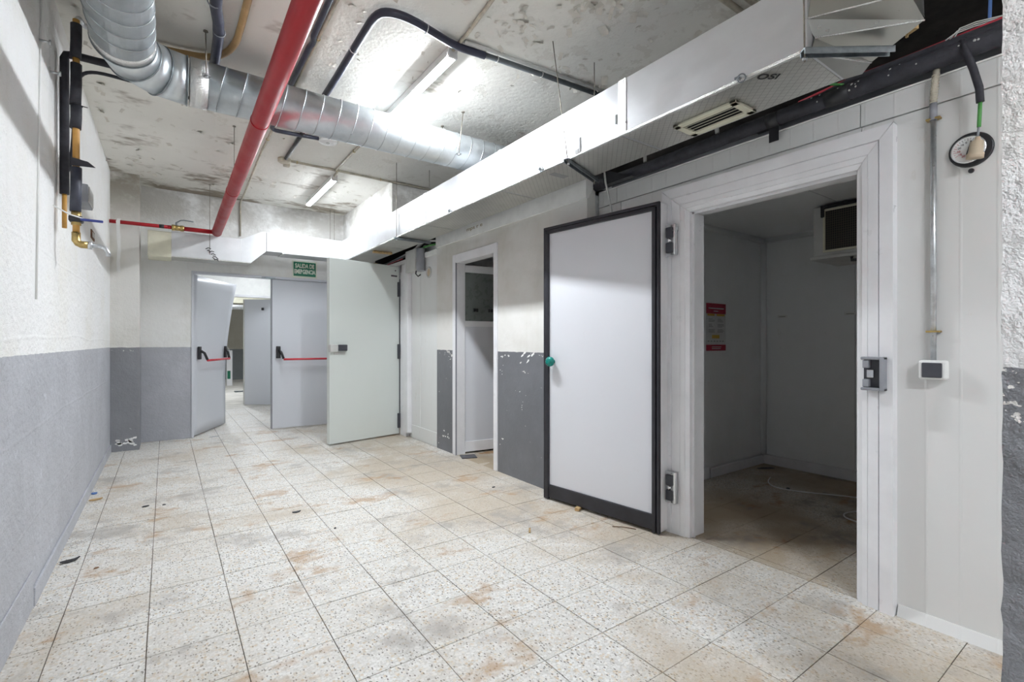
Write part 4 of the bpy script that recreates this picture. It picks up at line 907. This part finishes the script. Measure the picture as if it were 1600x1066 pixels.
# ------------------------------------------------------------------ pipes along the top of the near cold room
t = thing('refrigerant_pipe', (2.60, 1.4, 2.32), 'thick black insulated pipe along the top of the open cold room', 'pipe')
B().tube([(2.598, -0.7, 2.368), (2.60, 1.2, 2.372), (2.606, 2.0, 2.362), (2.606, 2.62, 2.358)], 0.037, 16).obj('foam_sleeve', 'foam', t)
B().tube([(2.650, -0.7, 2.42), (2.655, 0.95, 2.425), (2.66, 1.10, 2.40), (2.67, 1.4, 2.385)], 0.034, 14).obj('foam_sleeve', 'foam', t)
for yy, ln in ((1.28, 0.03), (0.98, 0.05), (2.43, 0.02)):
    B().tube([(2.601, yy - ln, 2.370), (2.601, yy + ln, 2.370)], 0.0395, 16).obj('tape_wrap', 'black', t)
B().box(2.60, 2.604, 1.255, 1.305, 2.255, 2.345, 0.001).obj('tape_flap', 'black', t)
for k in range(16):
    yy = random.uniform(0.45, 1.1); a = random.uniform(2.4, 3.6)
    B().lathe((2.60 + math.cos(a) * 0.0365, yy, 2.372 + math.sin(a) * 0.0365), (math.cos(a), 0.2, math.sin(a)), [(random.uniform(.003, .007), 0), (0.002, 0.002)], 6).obj('paint_spot', 'lightplastic', t)
b = B(); b.hexa([(2.555, 2.20, 2.325), (2.60, 2.20, 2.325), (2.60, 2.45, 2.325), (2.555, 2.45, 2.325), (2.55, 2.42, 2.42), (2.60, 2.42, 2.42), (2.60, 2.46, 2.42), (2.55, 2.46, 2.42)]); b.obj('tape_wrap', 'black', t)
pipe('hanging_strap', 'pale strap hanging over the black pipe by the store wall', [(2.565, 2.44, 2.75), (2.548, 2.44, 2.43), (2.55, 2.43, 2.34), (2.585, 2.42, 2.20), (2.60, 2.41, 2.08)], 0.007, 'lightplastic', 'strap')
pipe('pale_tube', 'pale plastic tube dropping to the black pipe beside the grille', [(2.56, 1.62, 2.75), (2.60, 1.60, 2.41)], 0.012, 'lightplastic', 'tube')
pipe('pale_tube', 'short pale tube between duct and black pipe nearest the store wall', [(2.59, 2.13, 2.75), (2.60, 2.12, 2.40)], 0.012, 'lightplastic', 'tube')
pipe('grey_pipe', 'grey pipe lying behind the grille above the cold room', [(2.75, 0.4, 2.36), (2.72, 2.5, 2.36)], 0.035, 'greyplastic')
pipe('red_cable', 'red cable along the black pipe above the cold room doorway', [(2.66, 0.1, 2.475), (2.668, 0.45, 2.468), (2.66, 0.75, 2.455), (2.68, 0.95, 2.468), (2.70, 1.2, 2.455)], 0.008, 'wire_red', 'cable', smooth=1)
pipe('red_cable', 'thin red cable behind the black pipe above the open door', [(2.70, 1.4, 2.40), (2.665, 1.75, 2.40), (2.645, 2.05, 2.405)], 0.007, 'wire_red', 'cable', smooth=1)
pipe('green_cable', 'bright green cable end above the black pipe', [(2.55, 1.06, 2.48), (2.59, 1.02, 2.44), (2.625, 0.965, 2.425)], 0.006, 'wire_green', 'cable', smooth=1)
pipe('blue_cable', 'blue cable hanging at the top of the rough pillar', [(2.70, 0.44, 2.95), (2.71, 0.475, 2.62), (2.69, 0.475, 2.47)], 0.006, 'wire_blue', 'cable', smooth=1)
t = thing('cable_coil', (2.66, 0.6, 2.46), 'coil of pale grey cable lying on the black pipe', 'cable')
for k in range(3):
    B().tube([(2.625 + 0.006 * k, 0.595 - 0.012 * k, 2.448), (2.64, 0.57 - 0.008 * k, 2.468 + 0.007 * k), (2.66, 0.51, 2.476 + 0.008 * k), (2.68, 0.42, 2.470 + 0.006 * k), (2.69, 0.34, 2.455)], 0.0028, 6).obj('strand', 'lightplastic', t)
t = thing('wood_offcut', (2.43, 0.66, 2.36), 'wood offcut wedged behind the faceted duct bend', 'wood')
B().box(2.36, 2.46, 0.655, 0.705, 2.45, 2.48, 0.002, Matrix.Rotation(-0.5, 3, 'Z')).obj('block', 'wood', t)
B().box(2.412, 2.418, 0.66, 0.668, 2.415, 2.458, 0, Matrix.Rotation(0.4, 3, 'Y')).obj('splinter', 'wood', t)

# ------------------------------------------------------------------ gauge, switch and conduit on the near panel
t = thing('dial_gauge', (2.62, 0.52, 1.88), 'round dial thermometer gauge on the cold room wall', 'gauge')
gc_ = Vector((XR, 0.518, 1.972))
B().lathe(gc_, (-1, 0, 0), [(0.068, 0), (0.068, 0.008), (0.064, 0.012)], 36).obj('flange', 'black', t)
B().lathe(gc_ - Xv * 0.012 + Yv * 0.006, (-1, 0, 0), [(0.054, 0), (0.054, 0.008), (0.050, 0.009)], 32).obj('bezel', 'chrome', t)
f = B().lathe(gc_ - Xv * 0.0205 + Yv * 0.006, (-1, 0, 0), [(0.050, 0), (0.050, 0.001)], 32).obj('dial', 'white', t)
fc = gc_ - Xv * 0.0225 + Yv * 0.006
for k in range(21):
    a = math.radians(-30 + 12 * k); r0, r1 = (0.034, 0.044) if k % 2 == 0 else (0.039, 0.044)
    dr = Vector((0, -math.cos(a), math.sin(a))); B().tube([fc + dr * r0, fc + dr * r1], 0.0007, 4).obj('tick', 'redink' if k > 13 else 'ink', f)
for k, tx in enumerate(('0', '10', '20', '30', '10', '20')):
    a = math.radians(100 + 28 * k); dr = Vector((0, -math.cos(a), math.sin(a)))
    put_text('numeral', tx, 0.011, 'redink' if k > 2 else 'ink', f, fc + dr * 0.028, (0, -1, 0), (0, 0, 1))
B().tube([fc - Xv * 0.001 + Vector((0, 0.004, -0.02)), fc - Xv * 0.001 + Vector((0, -0.010, 0.032))], 0.0016, 5).obj('needle', 'ink', f)
B().lathe(gc_ + Vector((-0.001, 0.0, -0.083)), (-1, 0, 0), [(0.010, 0), (0.008, 0.008)], 10).obj('screw', 'black', t)
t = thing('sensor_plug', (2.57, 0.49, 1.93), 'beige plug on a green wire hanging over the dial gauge', 'plug')
pp = Vector((2.585, 0.488, 0))
B().lathe((2.588, 0.490, 2.005), (0.05, 0.12, -1), [(0.008, 0), (0.010, 0.012), (0.021, 0.018), (0.022, 0.06), (0.027, 0.064), (0.027, 0.082)], 16).obj('body', 'beige', t)
B().tube([(2.588, 0.490, 2.005), (2.584, 0.486, 2.045)], 0.004, 8).obj('core_wire', 'greyplastic', t)
B().tube([(2.584, 0.486, 2.04), (2.583, 0.482, 2.145)], 0.0065, 8).obj('green_sleeve', 'wire_green', t)
B().tube([(2.583, 0.482, 2.135), (2.578, 0.484, 2.19), (2.570, 0.50, 2.27), (2.565, 0.525, 2.36), (2.585, 0.535, 2.40)], 0.013, 10).obj('foam_sleeve', 'foam', t)
t = thing('light_switch', (2.61, 0.63, 1.05), 'white surface switch with charcoal rocker on the cold room wall', 'switch')
B().box(2.588, XR, 0.585, 0.675, 1.045, 1.125, 0.008).obj('housing', 'white', t)
B().box(2.580, 2.590, 0.597, 0.663, 1.053, 1.115, 0.004).obj('rocker', 'charcoal', t)
t = thing('switch_conduit', (2.61, 0.63, 1.125), 'steel conduit rising from the switch to the black pipe', 'conduit')
B().tube([(2.617, 0.632, 1.12), (2.617, 0.632, 2.145)], 0.010, 14).obj('tube', 'steel', t)
B().tube([(2.617, 0.632, 2.13), (2.617, 0.632, 2.20)], 0.013, 12).obj('coupler', 'greyplastic', t)
B().tube([(2.617, 0.632, 2.20), (2.614, 0.628, 2.26), (2.612, 0.620, 2.335)], 0.012, 10).obj('flexible_end', 'dirtycond', t)
for k in range(10):
    B().torus((2.617 - 0.0004 * k, 0.632 - 0.001 * k, 2.205 + 0.012 * k), Zv, 0.012, 0.0022, 14, 5).obj('corrugation', 'dirtycond', t)
for zz in (1.245, 2.135):
    B().box(2.606, XR, 0.608, 0.656, zz - 0.004, zz + 0.004, 0.002).obj('clip', 'brass', t)

# ------------------------------------------------------------------ inside the cold room
t = thing('evaporator', (4.15, 1.2, 1.82), 'white ceiling evaporator with dark finned coil inside the cold room', 'evaporator')
B().box(3.96, 4.42, 0.85, 1.66, 1.835, 2.205, 0.008).obj('casing', 'lightplastic', t)
B().box(3.945, 4.43, 0.84, 1.675, 1.815, 1.837, 0.004).obj('drip_tray', 'lightplastic', t)
B().box(3.952, 3.962, 0.93, 1.575, 1.875, 2.165, 0.002).obj('coil', 'coil', t)
b = B()
for q in ((0.92, 1.585, 1.862, 1.877), (0.92, 1.585, 2.163, 2.178), (0.92, 0.935, 1.862, 2.178), (1.572, 1.587, 1.862, 2.178)): b.box(3.944, 3.964, q[0], q[1], q[2], q[3], 0.003)
b.obj('coil_frame', 'cream', t)
B().box(3.938, 3.97, 1.575, 1.60, 2.12, 2.20, 0.003).box(3.94, 3.97, 1.0, 1.60, 2.185, 2.205, 0.002).obj('mount_bracket', 'black', t)
B().tube([(4.0, 1.42, 1.815), (4.0, 1.42, 1.79), (4.0, 1.36, 1.785), (4.0, 1.33, 1.81)], 0.012, 8).obj('cable_loop', 'black', t)
t = thing('notice_poster', (4.02, 2.48, 1.12), 'red and white notice poster on the left wall inside the cold room', 'poster')
yp = 2.486
B().box(3.87, 4.17, yp - 0.001, yp + 0.001, 1.125, 1.545).obj('sheet', 'poster_paper', t)
B().box(3.868, 4.172, yp - 0.002, yp, 1.455, 1.547).obj('header', 'poster_red', t); B().box(3.868, 4.172, yp - 0.002, yp, 1.125, 1.178).obj('footer', 'poster_red', t)
B().box(3.885, 3.995, yp - 0.002, yp, 1.436, 1.454).box(4.025, 4.155, yp - 0.002, yp, 1.436, 1.454).obj('yellow_band', 'poster_yellow', t)
B().box(3.955, 4.07, yp - 0.002, yp, 1.235, 1.265).obj('yellow_block', 'poster_yellow', t)
B().box(3.90, 4.14, yp - 0.0028, yp - 0.0018, 1.498, 1.508).box(3.98, 4.05, yp - 0.0028, yp - 0.0018, 1.474, 1.482).box(3.95, 4.10, yp - 0.0028, yp - 0.0018, 1.155, 1.161).box(3.95, 4.09, yp - 0.0028, yp - 0.0018, 1.140, 1.146).obj('pale_lines', 'poster_paper', t)
b = B()
for r in range(3):
    for c in range(2):
        for l in range(3):
            x0 = 3.885 + 0.14 * c; z0 = 1.405 - 0.047 * r - 0.011 * l; b.box(x0 + 0.02, x0 + 0.02 + random.uniform(.05, .10), yp - 0.002, yp - 0.0005, z0, z0 + 0.005)
for k in range(6): b.box(3.89 + 0.045 * k, 3.915 + 0.045 * k, yp - 0.002, yp - 0.0005, 1.205, 1.214)
b.obj('text_lines', 'greyink', t)
for k, (yy, l) in enumerate(((2.30, 'left'), (1.73, 'right'))):
    t = thing('sticker', (4.836, yy, 1.43), '%s small white label on the back wall of the cold room' % l, 'label')
    B().box(4.8365, 4.838, yy - 0.045, yy + 0.045, 1.435, 1.462).obj('paper', 'white', t); B().box(4.836, 4.8366, yy - 0.03, yy + 0.03, 1.445, 1.450).obj('print', 'greyink', t)
pipe('floor_cable', 'thin white cable lying across the cold room floor', [(4.35, 2.17, 0.006), (4.2, 2.12, 0.006), (4.09, 2.03, 0.006), (4.10, 1.86, 0.006), (4.33, 1.52, 0.006), (4.45, 1.2, 0.006), (4.2, 1.22, 0.006), (3.97, 1.39, 0.006), (3.83, 1.42, 0.006), (3.74, 1.35, 0.006), (3.74, 1.15, 0.006)], 0.005, 'white', 'cable', smooth=2)

# ------------------------------------------------------------------ things on the floor
def chip(name, label, x, y, sx, sy, h, mat, rot=0.0, curl=0.0, cat='debris'):
    b = B(); n = 7; ring = []
    rr = [random.uniform(0.7, 1.1) for _ in range(n)]
    c, s = math.cos(rot), math.sin(rot); lo = []; hi = []
    for k in range(n):
        a = 2 * math.pi * k / n; u, v = math.cos(a) * sx * rr[k], math.sin(a) * sy * rr[k]
        z = curl * (u / sx) ** 2
        lo.append((x + u * c - v * s, y + u * s + v * c, 0.0005 + z)); hi.append((x + u * c * .9 - v * s * .9, y + u * s * .9 + v * c * .9, h + z))
    b.rings([lo, hi], True, False); return b.obj(name, mat, None, label=label, category=cat)
chip('dead_leaf', 'curled black leaf on the floor by the left wall', -0.43, 3.56, 0.045, 0.02, 0.006, 'black', 0.3, 0.012)
chip('orange_scrap', 'orange brown scrap on the floor by the left wall', -0.435, 4.84, 0.05, 0.02, 0.008, 'tan', 0.2, 0.008)
chip('blue_scrap', 'pale blue scrap at the foot of the left wall', -0.462, 5.05, 0.022, 0.03, 0.008, 'wire_blue', 0.2, 0.004)
chip('dark_crumb', 'dark crumb beside the orange scrap, left of two', -0.12, 4.44, 0.028, 0.016, 0.005, 'black', 0.5)
chip('dark_crumb', 'smaller dark crumb right of its neighbour in the left floor area', -0.01, 4.41, 0.012, 0.014, 0.004, 'black', 0.9)
chip('dark_crumb', 'tiny dark crumb near the curled black leaf', -0.30, 3.38, 0.014, 0.010, 0.004, 'rust', 0.9)
chip('dead_leaf', 'small black leaf in the middle of the floor', 0.75, 3.67, 0.032, 0.018, 0.005, 'black', 0.1, 0.006)
chip('dark_crumb', 'tiny black pebble on the floor right of the small black leaf', 0.89, 3.21, 0.009, 0.009, 0.006, 'black')
chip('dark_crumb', 'black crumb on the stained floor before the cold room door', 2.21, 3.36, 0.022, 0.012, 0.005, 'black', 0.4)
B().box(2.37, 2.45, 2.54, 2.575, 0.0005, 0.022, 0.003, Matrix.Rotation(0.5, 3, 'Z')).obj('wood_wedge', 'wood', None, label='small wood wedge under the open cold room door', category='wedge')
B().box(1.85, 1.92, 2.445, 2.457, 0.0005, 0.008, 0.002, Matrix.Rotation(0.9, 3, 'Z')).obj('wood_splinter', 'wood', None, label='pale wood splinter on the floor before the cold room door', category='splinter')
B().tube([(2.36, 2.19, 0.004), (2.41, 2.14, 0.006), (2.45, 2.07, 0.004)], 0.003, 5).obj('twig', 'rust', None, label='thin dark twig at the foot of the cold room door', category='twig')
b = B(); b.box(2.50, 2.66, 4.33, 4.48, 0.0005, 0.008, 0.002, Matrix.Rotation(-0.35, 3, 'Z')); b.obj('floor_plate', 'charcoal', None, label='dark flat plate on the floor in the store doorway', category='plate')
chip('dark_patch', 'flat black scrap at the back corner of the cold room floor', 4.66, 2.36, 0.10, 0.03, 0.003, 'black', -0.5)
chip('dark_patch', 'small black scrap on the cold room floor beside the white cable', 4.15, 1.93, 0.03, 0.015, 0.004, 'black', 0.2)
chip('dark_scuff', 'dark scuffed scrap on the floor by the buckled exit door', 0.50, 7.22, 0.07, 0.02, 0.003, 'greyplastic', 0.2)

# ------------------------------------------------------------------ peeling paint on the ceiling: loose curled flakes
b = B(); rs = random.Random(3)
def flake(x, y, s):
    a0 = rs.uniform(0, 6.28); w = s * rs.uniform(0.4, 0.9); l = s; c, sn = math.cos(a0), math.sin(a0); drop = rs.uniform(0.15, 0.6) * s
    rows = []
    for k in range(4):
        u = l * k / 3; zz = ZC - 0.0008 - drop * (k / 3) ** 2; ww = w * (1 - 0.25 * k / 3 * rs.random())
        rows.append([b.bm.verts.new((x + u * c - q * sn, y + u * sn + q * c, zz)) for q in (-ww / 2 + rs.uniform(-.1, .1) * w, ww / 2 + rs.uniform(-.1, .1) * w)])
    for r0, r1 in zip(rows[:-1], rows[1:]):
        f = b.bm.faces.new((r0[0], r0[1], r1[1], r1[0])); f.smooth = True
for (x, y, sx, sy, n, sz) in ((1.95, 1.85, 0.35, 0.18, 60, 0.05), (2.1, 2.35, 0.45, 0.25, 22, 0.045), (1.75, 2.1, 0.5, 0.3, 26, 0.04), (1.55, 2.3, 0.25, 0.2, 22, 0.035), (1.7, 2.9, 0.4, 0.4, 22, 0.03), (2.45, 2.55, 0.2, 0.12, 26, 0.05), (0.95, 2.9, 0.10, 0.5, 24, 0.03), (0.2, 5.0, 0.5, 0.6, 24, 0.05), (0.6, 6.3, 0.9, 0.5, 40, 0.06), (-0.40, 3.6, 0.04, 1.6, 34, 0.035), (1.8, 6.4, 0.3, 0.6, 18, 0.04), (-0.2, 6.5, 0.2, 0.4, 18, 0.05)):
    for _ in range(n): flake(min(2.7, max(-0.45, rs.gauss(x, sx * 0.6))), min(7.2, rs.gauss(y, sy * 0.6)), sz * rs.uniform(0.4, 1.3))
M['flake'] = plain('loose ceiling paint', (0.74, 0.71, 0.64), 0.8, var=0.12)
fo = b.obj('paint_flakes', 'flake', bpy.data.objects['ceiling']); fo['kind'] = 'stuff'
